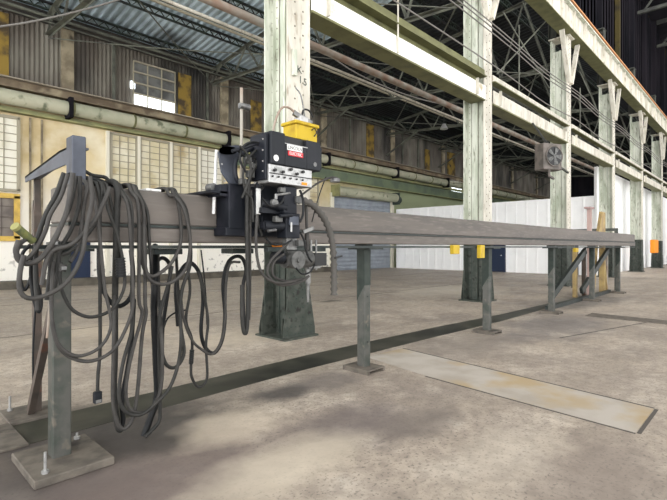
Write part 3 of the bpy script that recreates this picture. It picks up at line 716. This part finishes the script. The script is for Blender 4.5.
MB().cyl((.99,4.95,.03),(.99,4.95,.16),.010,8).cyl((.99,4.95,.03),(.99,4.95,.05),.022,6).build('anchor_bolt', M['silver'], t)
p = onZ(5,445); tag(MB().box(p.x-.35,p.x+.12,p.y-.15,p.y+.45,0,.02,0,.004).build('floor_plate', M['plate']), 'flat steel plate on the floor at the left edge beside the end frame', 'plate')

# far end frame, brace and yellow bracket
t = thing('end_frame', (16.5,4.2,0), 'grey end frame with slanting braces at the far end of the long beam', 'frame')
p0 = onX(577,229,17.0); 
MB().box(18.2,18.3,3.82,5.3,2.05,2.15).build('arm', M['post'], t)
MB().box(18.2,18.3,3.82,3.92,.0,2.05).build('leg', M['post'], t)
MB().box(18.2,18.3,5.2,5.3,0,2.05).build('leg', M['post'], t)
MB().bar((11.6,3.85,.25),(14.0,3.72,1.40),.08,.16).build('brace', M['rail'], t)
MB().bar((14.3,3.9,.25),(16.8,3.80,1.40),.08,.16).build('brace', M['rail'], t)
MB().box(11.4,17.2,3.80,3.90,0.0,.10).build('floor_runner', M['rail'], t)
p = onY(594,210,3.75); X = p.x
t = thing('angle_post', (X,3.84,0), 'pinkish brown upright with a small cap standing behind the far end of the beam', 'post')
MB().box(X-.07,X+.07,3.82,3.92,0,2.62).build('shaft', mat('pink_steel',(.38,.27,.24),.6), t)
MB().box(X-.22,X+.16,3.78,3.96,2.62,2.67).build('cap_plate', mat('pink_steel2',(.34,.24,.22),.6), t)
Xy = onY(602,220,3.95).x
t = thing('yellow_bracket', (Xy,3.95,0), 'dull yellow triangular bracket frame leaning behind the far beam end', 'bracket')
ym = mat('ochre', (.42,.31,.13), .6, 0, (.26,.18,.09), 5, .4, .7)
MB().bar((Xy-.75,3.98,1.2),(Xy-.02,3.98,2.62),.08,.08).build('slanting_bar', ym, t)
MB().bar((Xy+.15,3.98,0),(Xy+.15,3.98,2.62),.16,.12).build('upright', ym, t)
MB().prism([(Xy-.55,3.90,1.95),(Xy+.1,3.90,1.9),(Xy+.1,3.90,2.62),(Xy-.10,3.90,2.62)], (0,.03,0)).build('gusset', ym, t)
MB().bar((Xy-.9,3.98,0),(Xy-.5,3.98,1.6),.07,.07).build('stay', ym, t)
MB().bar((Xy+.7,3.98,0),(Xy+.2,3.98,1.6),.07,.07).build('stay', ym, t)
for (px, X, z1, m, lb) in ((575,14.9,1.45,ym,'ochre timber upright standing among the far braces'),(584,15.4,1.4,M['brown_steel'],'brown upright standing among the far braces'),(606,17.6,1.4,M['rust_pipe'],'pale rusty upright just before the last post')):
    q = onX(px,270,X); tag(MB().box(X-.07,X+.07,q.y-.05,q.y+.05,0,z1).build('timber_prop', m), lb, 'prop')
# orange box on a far column
yy = CY-DY-.06
p = onY(652,246,yy); tag(MB().box(p.x-.7,p.x+.7,yy-.25,yy+.0,p.z-.45,p.z+.40,0,.04).build('orange_box', M['orange']), 'orange box mounted low on the sixth column near the right edge', 'box')

# ================================================================= WELDING CARRIAGE
def rect(mb, px0, py0, px1, py1, Y, dy, mi=0, ch=.004):
    a = onY(px0,py0,Y); b = onY(px0,py1,Y); c = onY(px1,py1,Y)
    return mb.box(a.x, c.x, Y, Y+dy, b.z, a.z, mi, ch)
CYF = 2.95
A = onY(271,130,CYF); B = onY(321,143.5,CYF); X0, X1 = A.x, B.x; ZT, ZB = A.z, onY(269,163,CYF).z
t = thing('welding_controller', ((X0+X1)/2,CYF+.13,ZB-.12), 'dark charcoal welding controller box with white nameplate and silver knob panel', 'welding controller')
# housing with a handle recess at the top front
mb = MB(); rx0, rx1 = X0+.155, X0+.40; zr_ = ZT-.075
mb.box(X0,X1,CYF+.05,CYF+.26,ZB,ZT,0,.012)
mb.box(X0,rx0,CYF,CYF+.049,ZB,ZT,0,.008).box(rx1,X1,CYF,CYF+.049,ZB,ZT-.012,0,.008).box(rx0,rx1,CYF,CYF+.049,ZB,zr_,0,.006)
mb.build('housing', M['charcoal'], t)
MB().box(X0-.035,X0-.001,CYF+.03,CYF+.24,ZB-.13,ZT-.02,0,.006).build('side_panel', M['navy_metal'], t)
mb = MB()
for zz in (ZT-.07,ZT-.16,ZT-.25,ZB-.06):
    for yy in (CYF+.06,CYF+.20): mb.rivet((X0-.036,yy,zz),(-1,0,0),.008,.006,0)
mb.build('screws', M['silver'], t)
MB().box(X1-.09,X1+.02,CYF+.004,CYF+.2,ZB+.02,ZT-.05,0,.008).build('end_cover', M['charcoal'], t)
MB().box(rx0+.001,rx1-.001,CYF+.042,CYF+.0495,zr_,ZT-.014).build('recess_shade', M['knob'], t)  # black plate: shade inside the recess put into colour
MB().box(rx0-.01,rx1+.005,CYF-.006,CYF-.001,zr_-.012,zr_-.006).build('handle_edge', M['silver'], t)
a = onY(287,146.5,CYF); b = onY(302,156,CYF)
npx = (a.x+b.x)/2; npz = (a.z+b.z)/2
npl = tag(MB().box(npx-.085,npx+.085,CYF-.005,CYF-.001,npz-.0,npz+.047).build('nameplate', M['white_paint'], t), 'white nameplate')
npr = tag(MB().box(npx-.075,npx+.095,CYF-.005,CYF-.001,npz-.045,npz-.004).build('nameplate', M['red'], t), 'red lower half of the nameplate')
text('LINCOLN', 'nameplate_text', (npx,CYF-.006,npz+.023), .042, FR, M['knob'], npl, .0006, sx=.88)
text('ELECTRIC', 'nameplate_text', (npx+.01,CYF-.006,npz-.025), .038, FR, M['white_paint'], npr, .0006, sx=.88)
c = onY(276,158,CYF); MB().cyl((c.x,CYF-.004,c.z),(c.x,CYF-.001,c.z),.026,20).build('round_sticker', M['white_paint'], t)
c = onY(315,164.5,CYF); MB().cyl((c.x,CYF-.004,c.z),(c.x,CYF-.001,c.z),.02,16).build('round_sticker', M['motor_grey'], t)
# silver panel below the housing
PZ0 = onY(269,182,CYF+.01).z; PX1 = onY(312,180,CYF+.01).x
MB().box(X0-.012,PX1,CYF+.01,CYF+.22,PZ0,ZB-.002,0,.004).build('control_panel', M['silver'], t)
MB().box(X0-.012,PX1,CYF+.004,CYF+.009,(PZ0+ZB)/2-.004,(PZ0+ZB)/2+.004).build('panel_seam', M['knob'], t)
for (px, py) in ((275,170),(283,172),(291,169.5),(297,174),(303,172)):
    c = onY(px,py,CYF); MB().cyl((c.x,CYF-.012,c.z),(c.x,CYF+.009,c.z),.013,14).build('knob', M['knob'], t)
for k in range(6):
    c = onY(273+6*k,176+.8*k,CYF); MB().cyl((c.x,CYF-.004,c.z),(c.x,CYF+.009,c.z),.008,10).build('switch', M['knob'], t)
c = onY(305,183,CYF); MB().box(c.x-.03,c.x+.03,CYF+.004,CYF+.009,PZ0+.012,PZ0+.035).build('warning_sticker', M['orange'], t)
c = onY(279,169,CYF); MB().box(c.x-.04,c.x+.04,CYF+.006,CYF+.009,c.z-.016,c.z+.016).build('display', mat('lcd',(.30,.31,.30),.2), t)

# yellow box on top
t = thing('yellow_box', (2.83,3.12,ZT), 'small bright yellow lidded box sitting on top of the welding controller', 'box')
MB().box(2.70,2.96,3.02,3.20,ZT+.001,ZT+.135,0,.006).build('box_body', M['yellow'], t)
MB().box(2.685,2.975,3.005,3.215,ZT+.135,ZT+.165,0,.006).build('lid', M['yellow'], t)
mb = MB().tube([(2.87,3.0,ZT+.10),(2.90,2.996,ZT+.12),(2.93,3.0,ZT+.09),(2.90,3.0,ZT+.05)],.006,6,5); mb.build('latch_wire', M['knob'], t)
t = thing('wire_guide', (2.84,3.1,ZT+.166), 'grey clamp and bent wire guide standing on the yellow box', 'wire guide')
MB().bar((2.74,3.10,ZT+.25),(2.92,3.06,ZT+.18),.035,.04).build('clamp', M['motor_grey'], t)
MB().box(2.78,2.88,3.05,3.13,ZT+.166,ZT+.23,0,.008).build('block', M['silver'], t)
MB().tube([(2.50,3.1,ZT+.01),(2.53,3.1,ZT+.13),(2.60,3.1,ZT+.26),(2.70,3.1,ZT+.28),(2.82,3.1,ZT+.21),(2.9,3.08,ZT+.18)],.010,8,6).build('bent_tube', M['rust_pipe'], t)
MB().tube([(2.84,3.1,ZT+.22),(2.86,3.1,ZT+.30),(2.93,3.1,ZT+.31),(2.98,3.1,ZT+.26)],.009,8,6).build('bent_tube', M['knob'], t)
MB().tube([(2.88,3.1,ZT+.23),(2.83,3.1,ZT+.42),(2.80,3.14,ZT+.5)],.007,8,6).build('wire', M['motor_grey'], t)

# carriage body on the front of the beam
t = thing('weld_carriage', (2.2,3.3,1.5), 'dark navy steel carriage clamped to the front of the long beam', 'carriage')
m = MB(); rect(m, 229,183,246,229, 3.20,.19); m.build('mount_plate', M['navy_metal'], t)
m = MB(); rect(m, 246,186,266,228, 3.24,.15); m.build('back_plate', M['charcoal'], t)
m = MB(); rect(m, 262,182,296,236, 3.18,.21); m.build('gear_housing', M['charcoal'], t)
m = MB(); rect(m, 220,184,232,196, 3.22,.22); m.build('top_clamp', M['navy_metal'], t)
m = MB().box(1.98,2.75,3.22,3.85,1.932,1.957,0,.004); m.build('saddle', M['navy_metal'], t)
m = MB(); a = onY(226,230,3.20); m.box(a.x,onY(300,230,3.2).x,3.20,3.385,1.59,1.66,0,.006); m.build('lower_shelf', M['navy_metal'], t)
for X in (2.05,2.65): MB().cyl((X,3.30,1.99),(X,3.38,1.99),.033,16).build('roller', M['motor_grey'], t)
# wire-reel C bracket left of the controller
o3 = 3.22
def P3(px, py, Y=o3): return onY(px,py,Y)
pl = [P3(219,152),P3(223,147),P3(235,145),P3(252,147),P3(252,151),P3(241,154),P3(238,156),P3(237,176),P3(240,184),P3(238,190),P3(230,184),P3(222,172),P3(220,160)]
MB().prism(pl, (0,.02,0)).build('reel_bracket', M['blue_steel'], t)
m = MB(); e = P3(228,153); 
m.add([tuple(P3(228+9*math.cos(k*math.pi/12),151.5+3.2*math.sin(k*math.pi/12),3.16)) for k in range(24)] + [tuple(P3(228+9*math.cos(k*math.pi/12),149.5+3.2*math.sin(k*math.pi/12),3.16)) for k in range(24)], [(k,(k+1)%24,24+(k+1)%24,24+k) for k in range(24)]+[tuple(range(24)),tuple(range(24,48))[::-1]])
m.build('bracket_ring', M['navy_metal'], t)
m = MB().tube([P3(252,148,3.15),P3(246,152,3.15),P3(236,160,3.15),P3(236,178,3.15),P3(243,184,3.15),P3(252,176,3.15),P3(255,160,3.15)],.018,8,6); m.build('reel_handle', M['navy_metal'], t)
for (px,py) in ((222,164),(236,165),(225,181)): c = P3(px,py,o3-.003); MB().cyl(c,c+Vector((0,.004,0)),.008,8).build('bolt', M['silver'], t)
# hoses bundled from controller down to carriage
for k, pts in enumerate([[(262,146),(256,144),(240,149),(232,151)],[(262,150),(256,165),(250,178),(247,200),(247,236)],[(259,148),(262,152),(260,175),(256,190),(254,215)],[(258,158),(252,168),(249,185),(251,210)]]):
    MB().tube([P3(x,y,3.08+.02*k) for x,y in pts],.014,8,6).build('hose', M['cable'] if k%2 else M['charcoal'], t)
for k, pts in enumerate([[(240,146),(248,156),(251,172),(247,186),(242,198)],[(262,144),(252,142),(243,147),(240,160),(246,172)],[(256,150),(247,160),(243,176),(246,192),(252,200),(253,222)],[(236,149),(244,156),(254,158),(262,164)],[(264,186),(258,196),(258,220),(262,236)]]):
    MB().tube([P3(x,y,3.05+.02*k) for x,y in pts],.010,8,6).build('hose', M['cable_black'] if k%2 else M['cable'], t)
for (x0,y0,x1,y1) in ((246,156,252,163),(248,170,255,177),(241,178,247,184),(252,163,257,168)):
    m = MB(); rect(m, x0,y0,x1,y1, 3.09,.04); m.build('hose_coupling', M['motor_dark'], t)
m = MB(); rect(m, 256.5,188,261,214, 3.10,.03); o = m.build('scale_strip', M['white_plastic'], t)
# white rod leaning on the beam
tag(MB().cyl(onY(216.5,150,3.33),onY(213.5,214,3.33),.013,12).build('white_rod', M['white_plastic']), 'straight white rod hanging upright against the beam left of the carriage', 'rod')
# upright thin pole behind carriage
MB().cyl(onY(241.5,88,3.36),onY(241.5,186,3.36),.014,10).build('mast', M['rust_pipe'], t)
MB().cyl(onY(240,105,3.34),onY(249,108,3.34),.022,12,.03).cyl(onY(241,104,3.36),onY(241,109,3.36),.026,12).build('mast_clamp', M['motor_grey'], t)

# weld head: upright slide, cross parts, drive motor, nozzle
t = thing('welding_unit', onY(292,250,3.05), 'dark welding head with grey drive motor hanging below the controller', 'welding head')
m = MB(); rect(m, 284,186,297,213, 3.00,.10); rect(m, 286,213,300,238, 2.98,.12); m.build('slide_column', M['navy_metal'], t)
m = MB(); rect(m, 262,207,287,213, 3.06,.08); rect(m, 264,222,288,229, 3.06,.08); m.build('cross_arm', M['charcoal'], t)
m = MB().cyl(onY(262,203,3.08),onY(286,208,3.02),.035,14).cyl(onY(264,226,3.08),onY(288,226,3.02),.045,14); m.build('cross_slide', M['charcoal'], t)
for (a, b, r_, mm, nm) in (((277,195),(290,193),.010,'motor_grey','crank_handle'),((276,194),(276,199),.014,'motor_grey','crank_knob'),((268,231),(276,230),.012,'motor_grey','crank_knob'),((280,216),(292,215),.016,'charcoal','adjusting_screw')):
    MB().cyl(onY(*a,2.96),onY(*b,2.96),r_,10).build(nm, M[mm], t)
MB().cyl(onY(273,203,3.0),onY(273,203,3.0)+Vector((0,-.03,0)),.033,16).build('hand_wheel', M['motor_grey'], t)
m = MB(); rect(m, 290,216,299,225, 2.96,.02); m.build('cover_plate', M['blue_steel'], t)
m = MB(); rect(m, 291,222,292.6,232, 2.95,.01); m.build('scale_strip', M['silver'], t)
m = MB(); rect(m, 287,238,297,250, 3.02,.07); m.build('lower_block', M['motor_grey'], t)
c = onY(294,259,2.98); d1 = onY(284,259,3.05); d2 = onY(309,259,3.05)
m = MB().cyl(d1,d2,.078,22).cyl(d1-Vector((.03,0,0)),d1,.04,18).cyl(d2,d2+Vector((.04,0,0)),.047,18); m.build('drive_motor', M['motor_dark'], t)
cc = onY(294,260,2.99); m = MB().cyl(cc,cc-Vector((0,.06,0)),.078,22).cyl(cc-Vector((0,.06,0)),cc-Vector((0,.078,0)),.022,14); m.build('motor_face', M['motor_dark'], t)
m = MB(); rect(m, 268,247,326,252, 3.05,.06); m.build('mounting_bar', M['rail'], t)
m = MB().cyl(onY(272,258,3.08),onY(284,258,3.05),.05,16); m.build('gear_case', M['charcoal'], t)
m = MB(); rect(m, 315,253,327,266, 3.0,.12); m.build('black_block', M['knob'], t)
m = MB(); rect(m, 309,265,321,269, 3.02,.06); m.build('foot_plate', M['motor_grey'], t)
for px in (311,316): MB().cyl(onY(px,240,3.04),onY(px,270,3.04),.012,10).build('guide_rod', M['motor_grey'], t)
m = MB().cyl(onY(308,268,3.06),onY(308,284,3.06),.026,14).cyl(onY(308,284,3.06),onY(308,302,3.06),.018,14,.010); m.build('nozzle', M['motor_grey'], t)
m = MB().cyl(onY(306,205,3.05),onY(307,232,3.05),.014,10).cyl(onY(307,232,3.05),onY(307,250,3.05),.022,10); m.build('flux_tube', M['cable_grey'], t)
m = MB().bar(onY(303,232,3.0),onY(313,228,3.0),.02,.03); m.build('clamp', M['motor_grey'], t)
for q in ([(288,243),(281,250),(270,262),(268,275),(280,285),(300,282),(309,276)], [(284,254),(274,262),(273,275),(285,281),(303,279)], [(257,214),(256,240),(258,262),(264,276),(278,283),(296,281)]):
    MB().tube([onY(x,y,2.97+.02*(len(q)%3)) for x,y in q],.012,8,6).build('hose', M['cable_grey'], t)
for q, rr_ in (([(300,232),(304,240),(306,250),(309,258),(312,262)],.009),([(262,198),(270,206),(280,204),(284,198)],.009),([(300,190),(303,200),(303,214),(300,222)],.011),([(266,238),(272,244),(284,244),(292,240)],.009),([(296,268),(302,274),(310,272),(314,266)],.008)):
    MB().tube([onY(x,y,2.93) for x,y in q],rr_,8,6).build('hose', M['cable_black'], t)
for (x0,y0,x1,y1) in ((276,216,283,222),(299,240,306,246),(304,252,310,258),(281,187,286,192),(297,196,303,203)):
    m = MB(); rect(m, x0,y0,x1,y1, 2.97,.05); m.build('clamp_block', M['motor_dark'], t)
# handle arm with grey knob + thin cord
t = thing('hopper_arm', onY(298,196,3.05), 'thin bent arm with a grey disc end reaching right from the welding head', 'arm')
MB().tube([onY(295,200,3.06),onY(303,194,3.06),onY(318,183,3.06),onY(331,177.5,3.06),onY(337,178,3.06)],.010,8,6).build('arm_tube', M['cable_grey'], t)
c = onY(335,180,3.06); MB().cyl(c+Vector((0,0,.012)),c-Vector((0,0,.02)),.05,18).build('disc', M['motor_grey'], t)
MB().tube([onY(326,177,3.07),onY(321,190,3.07),onY(316,206,3.07),onY(312,222,3.07)],.006,6,4).build('cord', M['knob'], t)
# ribbed hose
t = thing('ribbed_hose', onY(335,290,3.02), 'thick grey ribbed hose arching from the welding head and hanging free', 'hose')
MB().tube([onY(296,200,3.04),onY(304,201,3.02),onY(314,206,3.0),onY(325,220,3.0),onY(331,236,3.0),onY(333.5,255,3.0),onY(334,275,3.0),onY(334,295,3.0)],.031,14,8,0,.028).build('hose_body', mat('ribbed',(.085,.08,.072),.6), t)
MB().bar(onY(335,258,2.96),onY(342,256,2.96),.015,.015).build('tie', M['knob'], t)

# ================================================================= CABLES
def over(X, r, Y=3.36):     # from behind the beam, across its top, to its front edge
    return [Vector((X+.03,3.84,1.62)),Vector((X+.03,3.815+r,1.84)),Vector((X+.02,3.78,1.93+r)),Vector((X+.01,3.60,1.95+r)),Vector((X,3.42,1.94+r)),Vector((X,3.375-r,1.90))]
def cab(label, pts, r=.016, m='cable', top=None, Y=3.35, end=None, name='welding_cable'):
    P = []
    if top is not None: P += over(onY(top,186,3.38).x, r)
    for p in pts:
        yy = p[2] if len(p) > 2 else Y; q = onY(p[0],p[1],yy)
        if 1.44 < q.z < 1.925 and 3.3 < yy < 3.62: q = onY(p[0],p[1],3.37-r)
        P.append(q)
    o = MB().tube(P, r*.88, 8, 6).build(name, M[m])
    return tag(o, label, 'cable', 'cables hung over the near end of the beam')
G_ = 'cable_grey'; K_ = 'cable_black'
Bk = 3.86
cab('grey cable draped over the beam and hanging in a narrow loop almost to the floor', [(143,208),(145,250),(145,300),(146,314),(142,336),(138,386),(134,414),(128,426),(121,428),(115,414),(113,395),(114,330),(115,280,3.5),(116,250,3.9),(117,238,Bk)], .016, G_, 134, 3.33)
cab('grey cable next to the narrow floor-reaching loop, bending left below the beam', [(138,205),(139,250),(139,300),(142,314),(134,345),(128,372),(126,396),(132,411),(148,411),(158,398),(162,378),(162,340),(159,300,3.6),(158,250,Bk)], .015, G_, 130, 3.30)
cab('long cable swinging low between the upright bundles and rising at right', [(131,206),(132,250),(132,300),(132,329),(123,363),(119,396),(126,412),(141,414.5),(155,404),(170,387),(179,360),(181,330),(178,290,3.5),(176,250,Bk)], .015, 'cable', 121, 3.27)
cab('cable forming the big shallow curve that passes in front of the nearest post', [(128,207),(131,250),(133,290),(131,315),(115,348),(92,361),(70,357),(57,343),(52,318),(52,285),(54,262,3.3)], .014, G_, 119, 3.24)
cab('cable forming the inner shallow curve in front of the nearest post', [(96,205),(99,230),(102,260),(105,290),(111,325),(100,347),(78,356),(60,346),(53,325),(51,300)], .013, G_, 92, 3.22)
cab('cable making the small curve high on the nearest post', [(108,209),(117,235),(123,262),(124,288),(112,309),(92,317),(74,311),(64,296),(60,280),(61,262)], .013, 'cable', 103, 3.26)
cab('black cable looping loosely behind the guide rail', [(99,248),(100,278),(108,299),(120,306),(131,296),(133,275),(131,250)], .022, K_, None, 3.90)
cab('straight thin cable hanging down to a rectangular plug', [(100,215),(100,250),(100,300),(100,350),(98,375),(97.5,392)], .014, 'cable', 101, 3.40)
for k, (x0, y1, w) in enumerate(((113,395,.020),(118,398,.016),(127,412,.020))):
    pass
cab('thick dark bundle hanging straight beside the plug cable', [(117,212),(116,250),(115,300),(115,350),(114,395),(118,426),(122,430)], .026, 'cable', 116, 3.43)
cab('dark cable slanting outwards along the lower thick bundle', [(134,300,3.9),(131,345),(127,372),(122,400),(123,420),(120,431)], .020, K_, None, 3.45)
cab('thick black bundle hanging under the second cluster to the dark patch of floor', [(155,246,Bk),(155,280),(154,310),(156,360),(157,396),(151,416),(144,436)], .030, K_, None, 3.5)
cab('dark cable folded back at the bottom of the thick black bundle', [(160,300),(159,350),(160,405),(159,421),(151,431),(145,437)], .016, 'cable', None, 3.44)
cab('black arch of hose rising behind the rail at the second cluster', [(154,330),(154,300),(155,268),(162,258),(170,266),(168,290),(163,325),(162,345)], .020, K_, None, 3.88)
cab('grey cable in the deep hanging loop at the middle of the beam', [(177,199),(181,226),(180,245),(172,262),(160,273),(151,276),(144,268),(141,250),(141,225)], .015, G_, 168, 3.33)
cab('outer grey cable of the deep loop at the middle of the beam', [(183,207),(189,231),(190,250),(185,270),(170,283),(153,282),(146,270),(144,245),(144,220)], .015, G_, 173, 3.30)
cab('third cable over the middle of the beam, falling to a long right loop', [(186,210),(190,240),(190,265,3.4),(182,290),(180,320),(184,352),(176,367),(166,364),(161,345),(160,315),(168,285),(172,266)], .016, 'cable', 176, 3.38)
cab('black arch of cables right of the deep loop', [(178,326),(176,287),(182,269),(191,263),(200,275),(203,299),(201,330),(205,347),(214,353),(222,340),(225,315),(223,285),(227,265),(234,257),(242,258),(246,270),(243,287),(244,319),(247,329)], .020, 'cable_black', None, 3.62)
cab('grey hose following the inside of the black arches', [(187,265),(190,290),(186,320),(192,340),(191,365),(192,378),(199,387),(207,378),(206,345),(208,320),(203,290),(198,272)], .014, 'cable', None, 3.55)
cab('grey hose looping low between the two dark arches', [(180,290),(184,320),(192,340),(201,349),(212,354),(221,342),(225,320),(226,285),(230,264),(240,262)], .013, G_, None, 3.50)
cab('short dark hose hanging straight from the carriage', [(247,190),(247,240),(248,290),(247,328),(244,332),(242,315),(242,285)], .019, 'cable', None, 3.12)
cab('second hose hanging beside the short dark hose of the carriage', [(251,190),(250,240),(250,290),(249,320)], .013, G_, None, 3.14)
cab('thin black cord hanging from the arch area under the rail', [(201,250),(204,275),(206,300),(207,325)], .008, K_, None, 3.80)
cab('thin cord curving out beside the thick black bundle', [(163,330),(168,318),(177,312),(186,310)], .008, K_, None, 3.60)
# left end tangle
cab('grey cable falling from the beam end into the left tangle, outermost', [(64,173),(56,195),(47,212),(40,230),(36,250),(36,280),(38,310)], .017, 'cable', None, 3.30)
cab('cable falling from the beam end to a small ring at the far left', [(68,174),(61,196),(50,215),(45,232),(34,252),(22,262),(16,255),(21,243),(33,236)], .015, G_, None, 3.26)
cab('thick grey cable crossing the left tangle towards the beam end', [(73,173),(70,195),(66,214),(56,236),(44,255),(32,263),(22,262),(16,252),(19,240)], .018, G_, None, 3.20)
cab('cable crossing from beam top down to the left, in front of the others', [(110,187),(103,204),(92,224),(72,244),(54,250),(46,262),(42,285)], .016, G_, None, 3.20)
cab('cable making the wide ring left of the nearest post', [(90,176),(92,200),(87,225),(81,258),(66,283),(44,296),(28,298),(20,290),(20,272),(24,255)], .016, G_, None, 3.16)
cab('dark cable inside the left tangle behind the wide ring', [(76,176),(70,205),(60,228),(52,250),(50,275),(47,300)], .018, 'cable', None, 3.36)
cab('cable hanging straight inside the left tangle', [(80,176),(79,205),(71,230),(60,250),(58,270),(54,290)], .016, 'cable', None, 3.34)
cab('cable dropping at far left with a bent end', [(38,240),(33,255),(31,275),(34,300),(39,312),(41,300),(36,280)], .013, K_, None, 3.45)
cab('dark strand curling behind the far left ring', [(30,245),(22,255),(20,275),(24,290),(30,280),(33,262)], .012, K_, None, 3.50)
cab('cable passing over the beam end beside the stub post', [(84,205),(81,230),(77,250),(70,262)], .015, G_, 86, 3.33)
cab('thin cable draped over the beam before the first deep group', [(100,206),(96,222),(85,238),(72,250),(62,255)], .013, 'cable', 97, 3.31)
cab('thin cable draped beside the first deep group, crossing backwards', [(112,207),(116,228),(120,250),(119,262)], .012, 'cable', 107, 3.38)
cab('bent cable lying along the top of the beam near its end', [(66,176,3.5),(76,174,3.55),(86,178,3.6),(98,180,3.6),(106,184,3.55),(112,186,3.5)], .020, K_, None, 3.5)
cab('cable looped across the beam top behind the first group', [(70,172,3.6),(80,169,3.62),(92,175,3.62),(104,177,3.6),(108,180,3.55)], .016, 'cable', None, 3.6)
cab('reddish cord hanging down the left side of the nearest post', [(50,255),(50,285),(49,315),(47,338)], .009, 'red_cord' if 'red_cord' in M else 'rust_pipe', None, 3.46)
cab('cord hanging straight behind the beam end under the rail', [(36,300),(34,330),(33,360),(34,400)], .010, K_, None, 4.60)
cab('cable crossing the beam top into the second deep group', [(147,211),(149,235),(150,252,3.34),(151,264,3.36),(152,284,3.5),(154,305,3.6)], .014, 'cable', 137, 3.36)

# fittings on the cables
def fit(name, a, b, r, m, label, cat, Y=3.33):
    o = MB(); pa, pb = onY(*a,Y), onY(*b,Y); n = 7
    for k in range(n):
        q0 = pa.lerp(pb,k/n); q1 = pa.lerp(pb,(k+.6)/n); q2 = pa.lerp(pb,(k+1)/n)
        o.cyl(q0,q1,r,12); o.cyl(q1,q2,r*.82,12)
    return tag(o.build(name, m), label, cat)
fit('cable_gland', (120,258),(121,277), .034, M['cable_black'], 'ribbed dark cable gland hanging just under the beam', 'cable gland', 3.26)
fit('cable_joiner', (192,350),(191,364), .020, M['cable_black'], 'ribbed joiner on the thin cable under the middle of the beam', 'cable joiner', 3.50)
t = thing('cable_plug', onY(97.5,392,3.40), 'small rectangular plug at the end of the straight thin cable', 'plug')
q = onY(97.5,397,3.40); MB().box(q.x-.026,q.x+.026,3.38,3.42,q.z-.042,q.z+.04,0,.006).build('plug_body', M['charcoal'], t)
MB().box(q.x-.018,q.x+.018,3.375,3.38,q.z-.035,q.z-.015).build('plug_face', M['motor_grey'], t)
t = thing('torch_handle', onY(24,232,3.25), 'yellow-green cylindrical torch handle poking out of the left cable tangle', 'torch')
a, b = onY(17,228,3.22), onY(33,241,3.28)
MB().cyl(a,b,.025,18,.023).build('grip', mat('lime',(.16,.17,.06),.6,0,(.08,.095,.05),12,.45,.6), t)
MB().cyl(a-(b-a).normalized()*.02,a,.027,18).build('end_cap', mat('lime_cap',(.26,.25,.10),.6), t)
for (px,py,lb) in ((56,248,'silver hose clamp in the left cable tangle beside the beam end'),(53,243,'second silver hose clamp higher in the left cable tangle'),(62,268,'frayed grey fitting hanging low in the left cable tangle')):
    q = onY(px,py,3.24); t = thing('hose_clamp', q, lb, 'clamp')
    MB().cyl(q-Vector((0,0,.022)),q+Vector((.01,0,.022)),.022,12).build('band', M['cable_grey'], t)
    MB().box(q.x-.012,q.x+.018,q.y-.040,q.y-.024,q.z-.012,q.z+.012,0,.003).build('screw_housing', M['motor_grey'], t)
# dangling bracket under beam: dark blocks at the rail
for (px, lb) in ((240,'flat dark block hung under the rail above the right dark arch'),(166,'flat dark block hung under the rail above the left dark arch')):
    q = onY(px,250,3.55); tag(MB().box(q.x-.12,q.x+.12,3.50,3.68,1.440,1.486,0,.005).build('rail_block', M['rail']), lb, 'block')
# papers on the beam top
q = onY(152,187,3.45); tag(MB().box(q.x-.06,q.x+.06,3.42,3.55,1.927,1.945,0,.003).build('white_scrap', M['white_plastic']), 'small white scrap lying on the beam top right of the draped cables', 'scrap')

# ================================================================= LIGHT, CAMERA
w = bpy.data.worlds.new('World'); bpy.context.scene.world = w; w.use_nodes = True
nt = w.node_tree; bg = nt.nodes['Background']
tc = nt.nodes.new('ShaderNodeTexCoord'); sp = nt.nodes.new('ShaderNodeSeparateXYZ'); nt.links.new(tc.outputs['Generated'], sp.inputs[0])
mr = nt.nodes.new('ShaderNodeMapRange'); mr.inputs[1].default_value = 0.0; mr.inputs[2].default_value = .75; mr.inputs[3].default_value = 3.2; mr.inputs[4].default_value = .55
nt.links.new(sp.outputs['Z'], mr.inputs[0])
mx_ = nt.nodes.new('ShaderNodeMapRange'); mx_.inputs[1].default_value = -1; mx_.inputs[2].default_value = 0; mx_.inputs[3].default_value = 1.8; mx_.inputs[4].default_value = 1.0
nt.links.new(sp.outputs['X'], mx_.inputs[0])
mu = nt.nodes.new('ShaderNodeMath'); mu.operation = 'MULTIPLY'; nt.links.new(mr.outputs[0], mu.inputs[0]); nt.links.new(mx_.outputs[0], mu.inputs[1]); nt.links.new(mu.outputs[0], bg.inputs[1]); bg.inputs[0].default_value = (.985,.99,1.0,1)
sun = bpy.data.lights.new('Sun', 'SUN'); sun.energy = 1.0; sun.angle = math.radians(45); sun.color = (1,.96,.9)
so = bpy.data.objects.new('Sun', sun); C.objects.link(so)
so.rotation_euler = Vector((.18,.45,-1)).to_track_quat('-Z','Y').to_euler()
cam = bpy.data.cameras.new('Camera'); co = bpy.data.objects.new('Camera', cam); C.objects.link(co)
cam.sensor_width = 36; cam.lens = 36*F/667; cam.shift_y = -(250-HZ)/667; cam.clip_end = 300; cam.clip_start = .05
co.location = (0,0,H)
fwd = Vector((C_,S_,0)); co.rotation_euler = fwd.to_track_quat('-Z','Y').to_euler()
bpy.context.scene.camera = co
vs_ = bpy.context.scene.view_settings; vs_.view_transform = 'Standard'; vs_.look = 'None'; vs_.exposure = 0.18; vs_.gamma = 1
for o in bpy.data.objects:
    if '_w' in o.keys(): del o['_w']
